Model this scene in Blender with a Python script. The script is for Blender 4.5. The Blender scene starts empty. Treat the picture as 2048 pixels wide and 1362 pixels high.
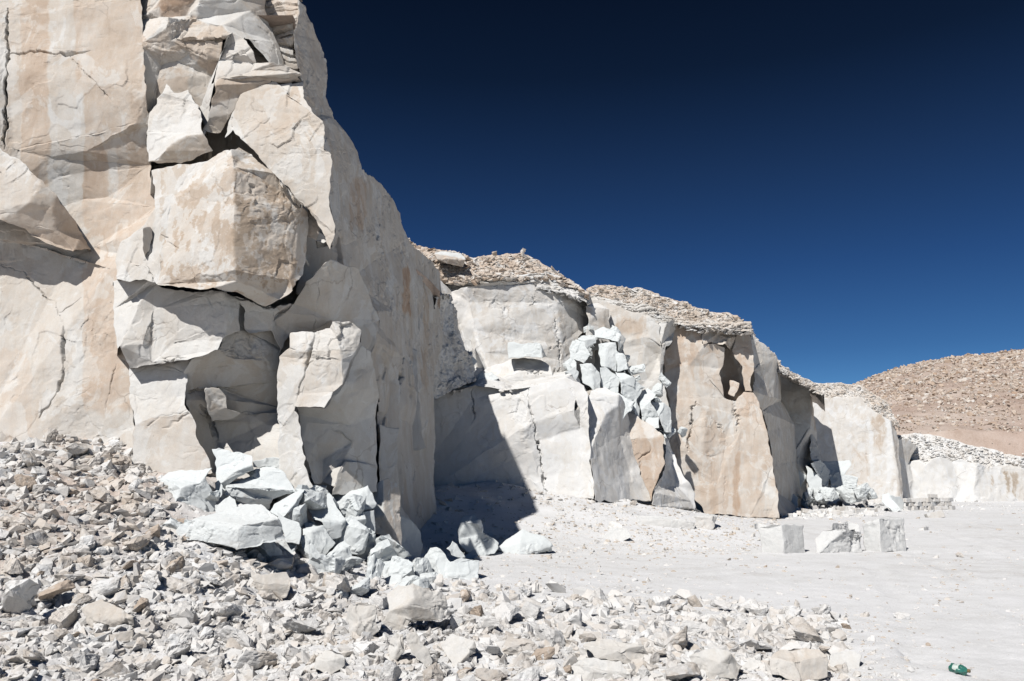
import bpy, bmesh, math, random
import numpy as np
from mathutils import Vector
from mathutils.geometry import tessellate_polygon
R = math.radians
scene = bpy.context.scene
COL = scene.collection
# ------------------------------------------------------------------ camera
W0, H0, FPX, HOR, EYE = 2048.0, 1362.0, 1600.0, 960.0, 2.0
PITCH = math.atan2(HOR - H0 / 2, FPX)
cam = bpy.data.cameras.new("camera")
cam.sensor_width = 36.0
cam.lens = 36.0 * FPX / W0
cam.clip_start = 0.05
cam.clip_end = 4000
camo = bpy.data.objects.new("camera", cam)
camo.location = (0, 0, EYE)
camo.rotation_euler = (math.pi / 2 + PITCH, 0, 0)
COL.objects.link(camo)
scene.camera = camo
# ------------------------------------------------------------------ light
SUN_AZ, SUN_EL = -30.0, 46.5          # azimuth: 0 = behind the camera, negative = from the left
SUN = np.array([math.sin(R(SUN_AZ)) * math.cos(R(SUN_EL)), -math.cos(R(SUN_AZ)) * math.cos(R(SUN_EL)), math.sin(R(SUN_EL))])
sl = bpy.data.lights.new("sun", 'SUN')
sl.energy = 5.0
sl.angle = R(0.55)
sl.color = (1.0, 0.975, 0.945)
so = bpy.data.objects.new("sun", sl)
so.rotation_euler = Vector(SUN).to_track_quat('Z', 'Y').to_euler()
COL.objects.link(so)
wd = bpy.data.worlds.new("World")
scene.world = wd
wd.use_nodes = True
nt = wd.node_tree
nt.nodes.clear()
out = nt.nodes.new('ShaderNodeOutputWorld')
bg = nt.nodes.new('ShaderNodeBackground')
sky = nt.nodes.new('ShaderNodeTexSky')
sky.sky_type = 'NISHITA'
sky.sun_disc = False
sky.sun_elevation = R(SUN_EL)
sky.sun_rotation = R(180 + SUN_AZ) * -1 if False else math.atan2(SUN[0], SUN[1])
sky.altitude = 2500
sky.air_density = 1.0
sky.dust_density = 0.0
sky.ozone_density = 2.0
# the thin dry high-altitude air: much darker towards the zenith than the model sky
tc = nt.nodes.new('ShaderNodeTexCoord')
sep = nt.nodes.new('ShaderNodeSeparateXYZ')
ramp = nt.nodes.new('ShaderNodeValToRGB')
mul = nt.nodes.new('ShaderNodeMix')
mul.data_type = 'RGBA'
mul.blend_type = 'MULTIPLY'
mul.inputs[0].default_value = 1.0
nt.links.new(tc.outputs['Generated'], sep.inputs[0])
nt.links.new(sep.outputs['Z'], ramp.inputs[0])
nt.links.new(sky.outputs[0], mul.inputs[6])
# brighter towards the sun, deepest blue at right angles to it
dot = nt.nodes.new('ShaderNodeVectorMath'); dot.operation = 'DOT_PRODUCT'
nt.links.new(tc.outputs['Generated'], dot.inputs[0]); dot.inputs[1].default_value = tuple(SUN)
mr = nt.nodes.new('ShaderNodeMapRange'); mr.inputs[1].default_value = .12; mr.inputs[2].default_value = .8
nt.links.new(dot.outputs['Value'], mr.inputs[0])
sm = nt.nodes.new('ShaderNodeMix'); sm.data_type = 'RGBA'
sm.inputs[7].default_value = (.13, .19, .26, 1)
nt.links.new(mr.outputs[0], sm.inputs[0]); nt.links.new(ramp.outputs[0], sm.inputs[6])
nt.links.new(sm.outputs[2], mul.inputs[7])
nt.links.new(mul.outputs[2], bg.inputs[0])
nt.links.new(bg.outputs[0], out.inputs[0])
bg.inputs[1].default_value = 0.15
SKY_RAMP = [(0.0, (.24, .36, .46)), (0.08, (.15, .28, .40)), (0.15, (.10, .20, .31)), (0.25, (.07, .145, .245)), (0.36, (.055, .10, .16)), (0.47, (.03, .05, .075)), (0.58, (.02, .03, .045)), (1.0, (.03, .035, .05))]
el = ramp.color_ramp.elements
while len(el) < len(SKY_RAMP):
    el.new(0.5)
for e, (p, c) in zip(el, SKY_RAMP):
    e.position = p
    e.color = (*c, 1)
scene.view_settings.view_transform = 'Standard'
scene.view_settings.look = 'None'
scene.view_settings.exposure = 0.14
scene.view_settings.gamma = 1.0
scene.view_settings.use_curve_mapping = False
scene.render.engine = 'CYCLES'
scene.cycles.max_bounces = 8
scene.cycles.diffuse_bounces = 1
# ------------------------------------------------------------------ pixel <-> world
CP, SP = math.cos(PITCH), math.sin(PITCH)
def rays(px, py):
    """photo pixel -> ray (x, 1, z) per metre of distance along the ground"""
    u = (np.asarray(px, float) - W0 / 2) / FPX
    v = (H0 / 2 - np.asarray(py, float)) / FPX
    y = CP - v * SP
    z = SP + v * CP
    return np.stack([u / y, np.ones_like(y), z / y], -1)
def P3(px, py, d):
    return rays(px, py) * np.asarray(d, float)[..., None] + np.array([0, 0, EYE])
def to_px(p):
    q = p - np.array([0, 0, EYE])
    f = q[..., 1] * CP + q[..., 2] * SP
    up = -q[..., 1] * SP + q[..., 2] * CP
    f = np.maximum(f, 0.05)
    return np.stack([W0 / 2 + FPX * q[..., 0] / f, H0 / 2 - FPX * up / f], -1)
# ------------------------------------------------------------------ numpy noise
_rs = np.random.RandomState(7)
_perm = np.concatenate([_rs.permutation(256)] * 3)
_g = _rs.normal(size=(256, 3)); _g /= np.linalg.norm(_g, axis=1)[:, None]
_rnd = _rs.rand(256, 8)
def _hash(i):
    i = i & 255
    return _perm[_perm[_perm[i[:, 0]] + i[:, 1]] + i[:, 2]]
def pnoise(p):
    i = np.floor(p).astype(np.int64)
    f = p - i
    w = f * f * f * (f * (f * 6 - 15) + 10)
    r = 0
    for dx in (0, 1):
        for dy in (0, 1):
            for dz in (0, 1):
                o = np.array([dx, dy, dz])
                g = _g[_hash(i + o)]
                k = (g * (f - o)).sum(1)
                k *= (w[:, 0] if dx else 1 - w[:, 0]) * (w[:, 1] if dy else 1 - w[:, 1]) * (w[:, 2] if dz else 1 - w[:, 2])
                r = r + k
    return r * 1.6
def fbm(p, n=4, gain=.5):
    r, a = 0, 1.0
    for k in range(n):
        r = r + a * pnoise(p * 2.0 ** k + k * 17.3)
        a *= gain
    return r
def facets(p):
    """broken-stone relief: every cell of a jittered lattice is its own tilted plane"""
    q = p + .25 * np.stack([pnoise(p * 1.7 + 5), pnoise(p * 1.7 + 31), pnoise(p * 1.7 + 77)], 1)
    b = np.floor(q - .5).astype(np.int64)
    best = np.full(len(p), 9e9)
    val = np.zeros(len(p))
    for dx in (0, 1):
        for dy in (0, 1):
            for dz in (0, 1):
                c = b + np.array([dx, dy, dz])
                h = _rnd[_hash(c)]
                ctr = c + .15 + .7 * h[:, :3]
                dv = q - ctr
                dd = (dv * dv).sum(1)
                m = dd < best
                best[m] = dd[m]
                v = h[:, 3] - .5 + ((h[:, 4:7] - .5) * dv).sum(1) * 1.6
                val[m] = v[m]
    return val
# ------------------------------------------------------------------ mesh plumbing
def make_obj(name, V, F, mat, parent=None, attrs=None, smooth=True):
    """one mesh object out of numpy arrays (triangles)"""
    me = bpy.data.meshes.new(name)
    V = np.asarray(V, np.float32); F = np.asarray(F, np.int32)
    origin = V.mean(0) if parent is None else np.zeros(3, np.float32)
    if parent is None:
        origin[2] = V[:, 2].min()
    elif parent is not None:
        origin = np.array(parent.location, np.float32)
    me.vertices.add(len(V)); me.vertices.foreach_set('co', (V - origin).ravel())
    me.loops.add(F.size); me.loops.foreach_set('vertex_index', F.ravel())
    me.polygons.add(len(F)); me.polygons.foreach_set('loop_start', np.arange(0, F.size, 3, dtype=np.int32))
    me.polygons.foreach_set('use_smooth', np.full(len(F), smooth))
    for k, a in (attrs or {}).items():
        at = me.attributes.new(k, 'FLOAT', 'POINT')
        at.data.foreach_set('value', np.asarray(a, np.float32))
    me.update(calc_edges=True)
    me.materials.append(mat)
    o = bpy.data.objects.new(name, me)
    COL.objects.link(o)
    if parent is None:
        o.location = origin
    else:
        o.parent = parent
    return o
def tag(o, label=None, cat=None, group=None, kind=None):
    if label: o['label'] = label
    if cat: o['category'] = cat
    if group: o['group'] = group
    if kind: o['kind'] = kind
    return o
def empty(name, loc, label, cat, group=None):
    o = bpy.data.objects.new(name, None)
    o.empty_display_size = .5
    o.location = loc
    COL.objects.link(o)
    return tag(o, label, cat, group)
def vnormals(V, F):
    n = np.cross(V[F[:, 1]] - V[F[:, 0]], V[F[:, 2]] - V[F[:, 0]])
    r = np.zeros_like(V)
    for k in range(3):
        for a in range(3):
            r[:, a] += np.bincount(F[:, k], n[:, a], len(V))
    return r / np.maximum(np.linalg.norm(r, axis=1), 1e-12)[:, None]
def edges_of(F):
    e = np.concatenate([F[:, [0, 1]], F[:, [1, 2]], F[:, [2, 0]]]).astype(np.int64)
    key = np.minimum(e[:, 0], e[:, 1]) * 4194304 + np.maximum(e[:, 0], e[:, 1])
    u, inv, cnt = np.unique(key, return_inverse=True, return_counts=True)
    return np.stack([u // 4194304, u % 4194304], 1), inv.reshape(3, -1).T, cnt
def refine(V, F, fid, target, maxit=10):
    for it in range(maxit):
        u, te, cnt = edges_of(F)
        mid = (V[u[:, 0]] + V[u[:, 1]]) / 2
        ln = np.linalg.norm(V[u[:, 0]] - V[u[:, 1]], axis=1)
        mk = ln > target(mid)
        if not mk.any() or len(F) > 900000:
            break
        idx = np.full(len(u), -1)
        idx[mk] = len(V) + np.arange(mk.sum())
        V = np.concatenate([V, mid[mk]])
        m = idx[te]                       # new vertex on edges 01, 12, 20 (or -1)
        n = (m >= 0).sum(1)
        oF, oI = [F[n == 0]], [fid[n == 0]]
        for k in range(3):                # one marked edge
            s = (n == 1) & (m[:, k] >= 0)
            f, q = F[s], m[s, k]
            a, b, c = f[:, k], f[:, (k + 1) % 3], f[:, (k + 2) % 3]
            oF += [np.stack([a, q, c], 1), np.stack([q, b, c], 1)]; oI += [fid[s]] * 2
            s = (n == 2) & (m[:, k] < 0)  # two marked edges, k is the whole one
            f = F[s]
            a, b, c = f[:, k], f[:, (k + 1) % 3], f[:, (k + 2) % 3]
            q1, q2 = m[s, (k + 1) % 3], m[s, (k + 2) % 3]
            oF += [np.stack([a, b, q1], 1), np.stack([a, q1, q2], 1), np.stack([q2, q1, c], 1)]; oI += [fid[s]] * 3
        s = n == 3
        f, q = F[s], m[s]
        oF += [np.stack([f[:, 0], q[:, 0], q[:, 2]], 1), np.stack([q[:, 0], f[:, 1], q[:, 1]], 1), np.stack([q[:, 2], q[:, 1], f[:, 2]], 1), q]
        oI += [fid[s]] * 4
        F = np.concatenate(oF); fid = np.concatenate(oI)
    return V, F, fid
def laplace(V, F, it, lam=.5, fixed=None):
    u, te, cnt = edges_of(F)
    deg = np.bincount(u.ravel(), minlength=len(V)).astype(float)
    one = V.ndim == 1
    X = V[:, None].copy() if one else V.copy()
    for _ in range(it):
        s = np.zeros_like(X)
        for a in range(X.shape[1]):
            s[:, a] = np.bincount(u[:, 0], X[u[:, 1], a], len(X)) + np.bincount(u[:, 1], X[u[:, 0], a], len(X))
        N = X + lam * (s / np.maximum(deg, 1)[:, None] - X)
        if fixed is not None:
            N[fixed] = X[fixed]
        X = N
    return X[:, 0] if one else X
def seg_dist(p, line):
    line = np.asarray(line, float)
    best = np.full(len(p), 1e9)
    for a, b in zip(line[:-1], line[1:]):
        ab = b - a
        t = np.clip(((p - a) @ ab) / max(ab @ ab, 1e-9), 0, 1)
        best = np.minimum(best, np.linalg.norm(p - a - t[:, None] * ab, axis=1))
    return best
def NRM(az, el):
    return np.array([math.sin(R(az)) * math.cos(R(el)), -math.cos(R(az)) * math.cos(R(el)), math.sin(R(el))])
def parse(VS, FS):
    ids, xy, dd = {}, [], []
    for t in VS.replace('\n', ';').split(';'):
        t = t.split()
        if not t: continue
        ids[t[0]] = len(xy)
        xy.append((float(t[1]), float(t[2])))
        dd.append(float(t[3]) if len(t) > 3 else None)
    fs = []
    for ln in FS.strip().split('\n'):
        ln = ln.strip()
        if not ln: continue
        b = [s.split() for s in ln.split('|')]
        nr = None if b[1][0] == '-' else (float(b[1][0]), float(b[1][1]))
        tn = [float(x) for x in b[2]] if len(b) > 2 else []
        tn = tn + [.3, 0., 1.][len(tn):]
        fs.append(([ids[k] for k in b[0]], nr, tn))
    used = sorted({i for f in fs for i in f[0]})
    new = {o: k for k, o in enumerate(used)}
    return np.array(xy)[used], [dd[i] for i in used], [([new[i] for i in p], nr, tn) for p, nr, tn in fs]
def solve_depth(xy, dd, fs, d0, wanch=.04):
    """depths that give every facet the direction it faces"""
    rr = rays(xy[:, 0], xy[:, 1])
    n = len(xy)
    A, b = [], []
    for poly, nr, tn in fs:
        if nr is None: continue
        nn = NRM(nr[0], nr[1] + (LEAN if nr[1] > -12 else 0))
        k = rr[poly] @ nn
        m = len(poly)
        for i in range(m):
            for j in ((i + 1) % m, (i + m // 2) % m):
                if i == j: continue
                row = np.zeros(n)
                row[poly[i]] += k[i]; row[poly[j]] -= k[j]
                A.append(row); b.append((nn[2] * 0))
    for i in range(n):
        row = np.zeros(n)
        w = wanch if dd[i] is None else max(.22, wanch)
        row[i] = w
        A.append(row); b.append(w * (d0(*xy[i]) if dd[i] is None else dd[i]))
    d = np.linalg.lstsq(np.array(A), np.array(b), rcond=None)[0]
    t = np.array([d0(*xy[i]) if dd[i] is None else dd[i] for i in range(n)])
    return d * t.mean() / d.mean()
DEBUG = []
LEAN = 4.0
def patch(name, VS, FS, d0, mat, parent=None, res=1.5, depth=3.0, cap=False, cracks=(), seed=0, amp=1.0, smooth=3, edit=None, wanch=.03, bed=0.0, fq=1.0):
    """a piece of rock: traced facets at their own distances, refined, broken up and given a back"""
    xy, dd, fs = parse(VS, FS)
    if not callable(d0):
        v0 = d0; d0 = lambda x, y: v0
    d = solve_depth(xy, dd, fs, d0, wanch)
    DEBUG.append((name, d.min(), d.max(), [(int(x), int(y), round(float(q), 1)) for (x, y), q in zip(xy, d)]))
    V = P3(xy[:, 0], xy[:, 1], d)
    F, fid = [], []
    for k, (poly, nr, tn) in enumerate(fs):
        for t in tessellate_polygon([[Vector((xy[i][0], -xy[i][1], 0)) for i in poly]]):
            t = [poly[i] for i in t]
            a, b_, c = V[t[0]], V[t[1]], V[t[2]]
            if np.dot(np.cross(b_ - a, c - a), np.array([0, 0, EYE]) - a) < 0: t = t[::-1]
            F.append(t); fid.append(k)
    F = np.array(F); fid = np.array(fid)
    def target(m):
        t = res * np.maximum(m[:, 1], 2) / 800.0
        if len(cracks):
            q = to_px(m)
            for c in cracks:
                t = np.where(seg_dist(q, c[0]) < c[1] * 2.5 + 2, t * .55, t)
        return t
    V, F, fid = refine(V, F, fid, target)
    u, te, cnt = edges_of(F)
    bnd = np.zeros(len(V), bool); bnd[u[cnt == 1].ravel()] = True
    T = np.array([f[2] for f in fs])
    att = np.zeros((len(V), 3)); c = np.zeros(len(V))
    for k in range(3):
        c += np.bincount(F[:, k], minlength=len(V))
        for a in range(3):
            att[:, a] += np.bincount(F[:, k], T[fid, a], len(V))
    att /= np.maximum(c, 1)[:, None]
    att = laplace(att, F, 4)
    V = laplace(V, F, smooth, .5, bnd)
    N = vnormals(V, F)
    so_ = (V + seed * 13.7) * fq
    rough = att[:, 2] * amp
    # how sharp the arris is here: worn and chipped edges
    L8 = laplace(V, F, 6, .5, bnd)
    edge = np.clip(np.linalg.norm(L8 - V, axis=1) / np.maximum(res * V[:, 1] / 800.0, 1e-3) * 1.6, 0, 1)
    edge = laplace(edge, F, 3)
    msk = np.clip(.12 + .22 * (att[:, 2] - 1) + 1.2 * pnoise(so_ * .9 + 40), .04, 1)
    f2 = facets(so_ * 6.5 + 9)
    D = .05 * fbm(so_ * .75, 3) + rough * (.030 * msk * facets(so_ * np.array([2.2, 2.2, 1.7])) + .012 * msk * f2 + (.003 + .006 * msk) * fbm(so_ * 7.0, 3))
    D = D + rough * .05 * np.clip(pnoise(so_ * .5 + 66) + .25, 0, 1) * facets(so_ * np.array([1.15, 1.15, .9]) + 31)
    D = D - edge * .11 * np.clip(fbm(so_ * 2.4 + 11, 3) + .5 * f2, 0, 1.2)
    D = D / fq
    if bed:
        wv = so_[:, 2] * 5.5 + .8 * fbm(so_ * .6, 3)
        k = np.floor(wv); fr = wv - k
        hh = _rnd[(k.astype(int) * 37) & 255, 0]
        D = D + bed * (hh - .5) - bed * .9 * (np.minimum(fr, 1 - fr) < .1)
    q = to_px(V)
    jit = np.stack([pnoise(V * 6), pnoise(V * 6 + 50)], 1) * 5
    for c in cracks:
        dist = seg_dist(q + jit * (.5 if c[1] < 3 else .8) + 2.2 * np.stack([f2, -f2], 1), c[0])
        vn = np.clip(.55 + .9 * pnoise(V * 2.3 + 90), .12, 1.2)
        ends = np.minimum(np.linalg.norm(q - np.array(c[0][0]), axis=1), np.linalg.norm(q - np.array(c[0][-1]), axis=1))
        vn = vn * np.clip(.25 + ends / 40, 0, 1)
        g = np.exp(-(dist / (c[1] * (.35 + .6 * vn))) ** 2)
        D = D - c[2] * g * np.clip(vn * 1.3, 0, 1.1)
    # ragged outlines: broken arrises wander a few centimetres
    k1 = 1600.0 / max(float(np.mean(d)), 4.0)
    wob = lambda f, o: np.stack([pnoise(V * f + o), pnoise(V * f + o + 19), pnoise(V * f + o + 43)], 1)
    wv_ = wob(k1 / 46, 3) * (4.6 / k1) + wob(k1 / 15, 7) * (2.8 / k1)
    Ns = vnormals(laplace(V, F, 5), F)
    V = V + wv_ - Ns * (wv_ * Ns).sum(1)[:, None]
    V = V + N * D[:, None]
    if edit is not None:
        att = edit(V, q, att)
    # back: walls run on away from the viewer, crests run back level
    be = []
    dirn = {}
    for k, (i, j) in enumerate(((0, 1), (1, 2), (2, 0))):
        s = cnt[te[:, k]] == 1
        be.append(F[s][:, [i, j]])
    be = np.concatenate(be)
    bi = np.unique(be)
    ctr = V.mean(0)
    qb = to_px(V)
    upn = np.zeros(len(V))
    tv = qb[be[:, 1]] - qb[be[:, 0]]
    # outward normal of a front-facing (counter-clockwise seen) boundary edge, in picture space
    on = np.stack([tv[:, 1], -tv[:, 0]], 1) * -1
    on /= np.maximum(np.linalg.norm(on, axis=1), 1e-6)[:, None]
    for k in (0, 1):
        np.add.at(upn, be[:, k], -on[:, 1] * .5)
    rr = (V[bi] - np.array([0, 0, EYE])) / V[bi][:, 1:2]
    rz = np.where((upn[bi] > .45) & (rr[:, 2] > 0), rr[:, 2] * .0, rr[:, 2])
    dv = np.stack([rr[:, 0], rr[:, 1], rz], 1)
    allV, allF = [V], [F]
    remap = np.full(len(V), -1); prev = np.arange(len(V))
    steps = 3 if cap else 2
    lastring = None
    for sidx in range(1, steps + 1):
        t = sidx / steps
        ring = V[bi] + dv * depth * t
        if cap:
            sh = 1 - .45 * t * t
            c2 = ctr + np.array([0, depth * t, 0])
            ring = c2 + (ring - c2) * sh
        else:
            ring = ring + .06 * depth * t * np.stack([pnoise(ring * .8), pnoise(ring * .8 + 9), 0 * t + pnoise(ring * .8 + 20)], 1) * (0 if not cap else 1)
        base = sum(len(x) for x in allV)
        cur = np.full(len(V), -1); cur[bi] = base + np.arange(len(bi))
        a, b_ = be[:, 0], be[:, 1]
        allF += [np.stack([prev[b_], prev[a], cur[a]], 1), np.stack([prev[b_], cur[a], cur[b_]], 1)]
        allV.append(ring)
        prev = cur
    nV = sum(len(x) for x in allV)
    if cap:
        allV.append(allV[-1].mean(0)[None])
        allF.append(np.stack([prev[be[:, 1]], prev[be[:, 0]], np.full(len(be), nV)], 1))
    AV = np.concatenate(allV); AF = np.concatenate(allF)
    aa = np.concatenate([att] + [att[bi]] * steps + ([att[bi].mean(0)[None]] if cap else []))
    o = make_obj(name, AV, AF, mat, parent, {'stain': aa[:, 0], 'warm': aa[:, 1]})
    o['_tmp'] = 0; del o['_tmp']
    return o, V, F
# ------------------------------------------------------------------ materials
def mat_new(name):
    m = bpy.data.materials.new(name)
    m.use_nodes = True
    n = m.node_tree
    n.nodes.clear()
    o = n.nodes.new('ShaderNodeOutputMaterial')
    b = n.nodes.new('ShaderNodeBsdfPrincipled')
    b.inputs['Roughness'].default_value = .95
    b.inputs['Specular IOR Level'].default_value = .12
    n.links.new(b.outputs[0], o.inputs[0])
    return m, n, b
def nd(n, t, **kw):
    x = n.nodes.new(t)
    for k, v in kw.items():
        setattr(x, k, v)
    return x
def mth(n, op, a, b=None, c=None, clamp=False):
    x = n.nodes.new('ShaderNodeMath'); x.operation = op; x.use_clamp = clamp
    for i, v in enumerate((a, b, c)):
        if v is None: continue
        if isinstance(v, (int, float)): x.inputs[i].default_value = v
        else: n.links.new(v, x.inputs[i])
    return x.outputs[0]
def noise(n, vec, scale, detail=6, rough=.6, sx=(1, 1, 1), dist=0.0):
    mp = n.nodes.new('ShaderNodeMapping')
    mp.inputs['Scale'].default_value = sx
    n.links.new(vec, mp.inputs[0])
    t = n.nodes.new('ShaderNodeTexNoise')
    t.inputs['Scale'].default_value = scale
    t.inputs['Detail'].default_value = detail
    t.inputs['Roughness'].default_value = rough
    t.inputs['Distortion'].default_value = dist
    n.links.new(mp.outputs[0], t.inputs['Vector'])
    return t.outputs[0]
def ramp_(n, fac, stops):
    r = n.nodes.new('ShaderNodeValToRGB')
    e = r.color_ramp.elements
    while len(e) < len(stops): e.new(.5)
    for x, (p, c) in zip(e, stops):
        x.position = p; x.color = (*c, 1)
    n.links.new(fac, r.inputs[0])
    return r.outputs[0]
def mixc(n, fac, a, b, mode='MIX'):
    x = n.nodes.new('ShaderNodeMix'); x.data_type = 'RGBA'; x.blend_type = mode
    if isinstance(fac, (int, float)): x.inputs[0].default_value = fac
    else: n.links.new(fac, x.inputs[0])
    for i, v in ((6, a), (7, b)):
        if isinstance(v, tuple): x.inputs[i].default_value = (*v, 1)
        else: n.links.new(v, x.inputs[i])
    return x.outputs[2]
def rock_material(name, streak=1.0, rnd=False, blotch=.55, bump=.2, c0=(.54, .53, .505), c1=(.495, .47, .43), crack=.55):
    m, n, b = mat_new(name)
    tc = nd(n, 'ShaderNodeTexCoord')
    vec = tc.outputs['Object']
    if rnd:
        oi = nd(n, 'ShaderNodeObjectInfo')
        va = nd(n, 'ShaderNodeVectorMath', operation='MULTIPLY_ADD')
        n.links.new(oi.outputs['Random'], va.inputs[0]); va.inputs[1].default_value = (40, 40, 40)
        n.links.new(vec, va.inputs[2])
        vec = va.outputs[0]
    st = nd(n, 'ShaderNodeAttribute', attribute_name='stain').outputs['Fac']
    wm = nd(n, 'ShaderNodeAttribute', attribute_name='warm').outputs['Fac']
    streaks = noise(n, vec, 3.0, 8, .7, (1, 1, .16), .5)
    blots = noise(n, vec, 1.3, 9, .68, (1, 1, .6), .6)
    fine = noise(n, vec, 9, 8, .7)
    grain = noise(n, vec, 46, 4, .7)
    # how much weathering skin: the facet's own share broken by streaks and flaked patches
    f = mth(n, 'MULTIPLY_ADD', mth(n, 'SUBTRACT', streaks, .5), .85 * streak, st)
    # spalled patches with hard edges where the skin has flaked off
    fl = noise(n, vec, 1.15, 10, .62, (1, 1, .75), .8)
    flr = nd(n, 'ShaderNodeMapRange'); flr.inputs[1].default_value = .53; flr.inputs[2].default_value = .56
    n.links.new(fl, flr.inputs[0])
    f = mth(n, 'MULTIPLY_ADD', flr.outputs[0], -.26, mth(n, 'ADD', f, .07))
    f = mth(n, 'MULTIPLY_ADD', mth(n, 'SUBTRACT', blots, .5), blotch * 1.6, f)
    f = mth(n, 'MULTIPLY_ADD', mth(n, 'SUBTRACT', fine, .5), .5, f, True)
    cool = ramp_(n, f, [(0.0, c0), (.3, c1), (.62, (.44, .39, .33)), (1.0, (.33, .275, .215))])
    warm = ramp_(n, f, [(0.0, (.565, .54, .50)), (.3, (.525, .47, .41)), (.62, (.46, .37, .295)), (1.0, (.37, .265, .19))])
    col = mixc(n, wm, cool, warm)
    g = mth(n, 'MULTIPLY_ADD', grain, .30, .85)
    g = mth(n, 'MULTIPLY', g, mth(n, 'MULTIPLY_ADD', fine, .24, .88))
    if rnd:
        g = mth(n, 'MULTIPLY', g, mth(n, 'MULTIPLY_ADD', oi.outputs['Random'], .22, .84))
    cb = nd(n, 'ShaderNodeCombineColor')
    for i in range(3): n.links.new(g, cb.inputs[i])
    col = mixc(n, 1.0, col, cb.outputs[0], 'MULTIPLY')
    # little gas holes of the tuff
    vo = nd(n, 'ShaderNodeTexVoronoi'); vo.inputs['Scale'].default_value = 7
    n.links.new(vec, vo.inputs['Vector'])
    hole = mth(n, 'LESS_THAN', vo.outputs['Distance'], .075)
    hole = mth(n, 'MULTIPLY', hole, mth(n, 'GREATER_THAN', fine, .53))
    col = mixc(n, mth(n, 'MULTIPLY', hole, .55), col, (.24, .2, .17))
    # hairline joints, only here and there
    wv = nd(n, 'ShaderNodeVectorMath', operation='MULTIPLY_ADD')
    nz = nd(n, 'ShaderNodeTexNoise'); nz.inputs['Scale'].default_value = 1.4; nz.inputs['Detail'].default_value = 5
    n.links.new(vec, nz.inputs['Vector'])
    n.links.new(nz.outputs['Color'], wv.inputs[0]); wv.inputs[1].default_value = (.9, .9, .9); n.links.new(vec, wv.inputs[2])
    vc = nd(n, 'ShaderNodeTexVoronoi', feature='DISTANCE_TO_EDGE'); vc.inputs['Scale'].default_value = crack
    n.links.new(wv.outputs[0], vc.inputs['Vector'])
    lm = nd(n, 'ShaderNodeMapRange'); lm.inputs[1].default_value = .53; lm.inputs[2].default_value = .63
    n.links.new(noise(n, vec, .55, 3, .5), lm.inputs[0])
    lw = nd(n, 'ShaderNodeMapRange'); lw.inputs[1].default_value = .013 * crack / .55; lw.inputs[2].default_value = .003
    n.links.new(vc.outputs['Distance'], lw.inputs[0])
    line = mth(n, 'MULTIPLY', lw.outputs[0], lm.outputs[0])
    col = mixc(n, mth(n, 'MULTIPLY', line, .45), col, (.22, .185, .155))
    n.links.new(col, b.inputs['Base Color'])
    hgt = mth(n, 'MULTIPLY_ADD', fine, .6, mth(n, 'MULTIPLY', grain, .25))
    hgt = mth(n, 'MULTIPLY_ADD', hole, -.3, hgt)
    hgt = mth(n, 'MULTIPLY_ADD', line, -.5, hgt)
    bp = nd(n, 'ShaderNodeBump'); bp.inputs['Strength'].default_value = bump; bp.inputs['Distance'].default_value = .06
    n.links.new(hgt, bp.inputs['Height'])
    n.links.new(bp.outputs[0], b.inputs['Normal'])
    return m
M_ROCK = rock_material('pale_tuff')
M_PALE = rock_material('white_tuff', .8, False, .5, .2, (.605, .60, .585), (.57, .55, .515))
M_BLOCK = rock_material('fresh_tuff', .25, False, .4, .25, (.555, .58, .575), (.535, .55, .54), 1.6)
M_CUT = rock_material('dressed_tuff', .1, False, .5, .75, (.56, .56, .545), (.53, .52, .50), 1.2)
M_STONE = rock_material('loose_stone', .15, True, .45, .5, (.64, .635, .62), (.60, .58, .55), 2.2)
M_RUB = rock_material('rubble_stone', .1, False, .45, .4, (.60, .595, .58), (.565, .545, .515), 2.2)
def ground_material(name, c1, c2, c3, scale=1.0):
    m, n, b = mat_new(name)
    tc = nd(n, 'ShaderNodeTexCoord'); vec = tc.outputs['Object']
    wm = nd(n, 'ShaderNodeAttribute', attribute_name='warm').outputs['Fac']
    big = noise(n, vec, .12 * scale, 6, .6, (1, 1, 1), .5)
    mid = noise(n, vec, 1.6 * scale, 8, .65)
    fine = noise(n, vec, 16 * scale, 8, .75)
    grain = noise(n, vec, 70 * scale, 3, .7)
    f = mth(n, 'MULTIPLY_ADD', mth(n, 'SUBTRACT', mid, .5), 1.1, big)
    f = mth(n, 'MULTIPLY_ADD', mth(n, 'SUBTRACT', fine, .5), .7, f, True)
    col = ramp_(n, f, [(.25, c1), (.55, c2), (.85, c3)])
    col = mixc(n, wm, col, ramp_(n, f, [(.2, (.54, .47, .41)), (.55, (.45, .375, .32)), (.85, (.34, .26, .205))]))
    g = mth(n, 'MULTIPLY_ADD', grain, .34, .83)
    cb = nd(n, 'ShaderNodeCombineColor')
    for i in range(3): n.links.new(g, cb.inputs[i])
    col = mixc(n, 1.0, col, cb.outputs[0], 'MULTIPLY')
    n.links.new(col, b.inputs['Base Color'])
    hgt = mth(n, 'MULTIPLY_ADD', fine, .7, mth(n, 'MULTIPLY', grain, .3))
    bp = nd(n, 'ShaderNodeBump'); bp.inputs['Strength'].default_value = .5; bp.inputs['Distance'].default_value = .05 / scale
    n.links.new(hgt, bp.inputs['Height']); n.links.new(bp.outputs[0], b.inputs['Normal'])
    return m
M_GROUND = ground_material('quarry_dust', (.69, .685, .68), (.635, .63, .62), (.53, .515, .495))
M_HILL = ground_material('hillside_earth', (.42, .335, .285), (.36, .275, .225), (.27, .195, .155), .35)
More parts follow.
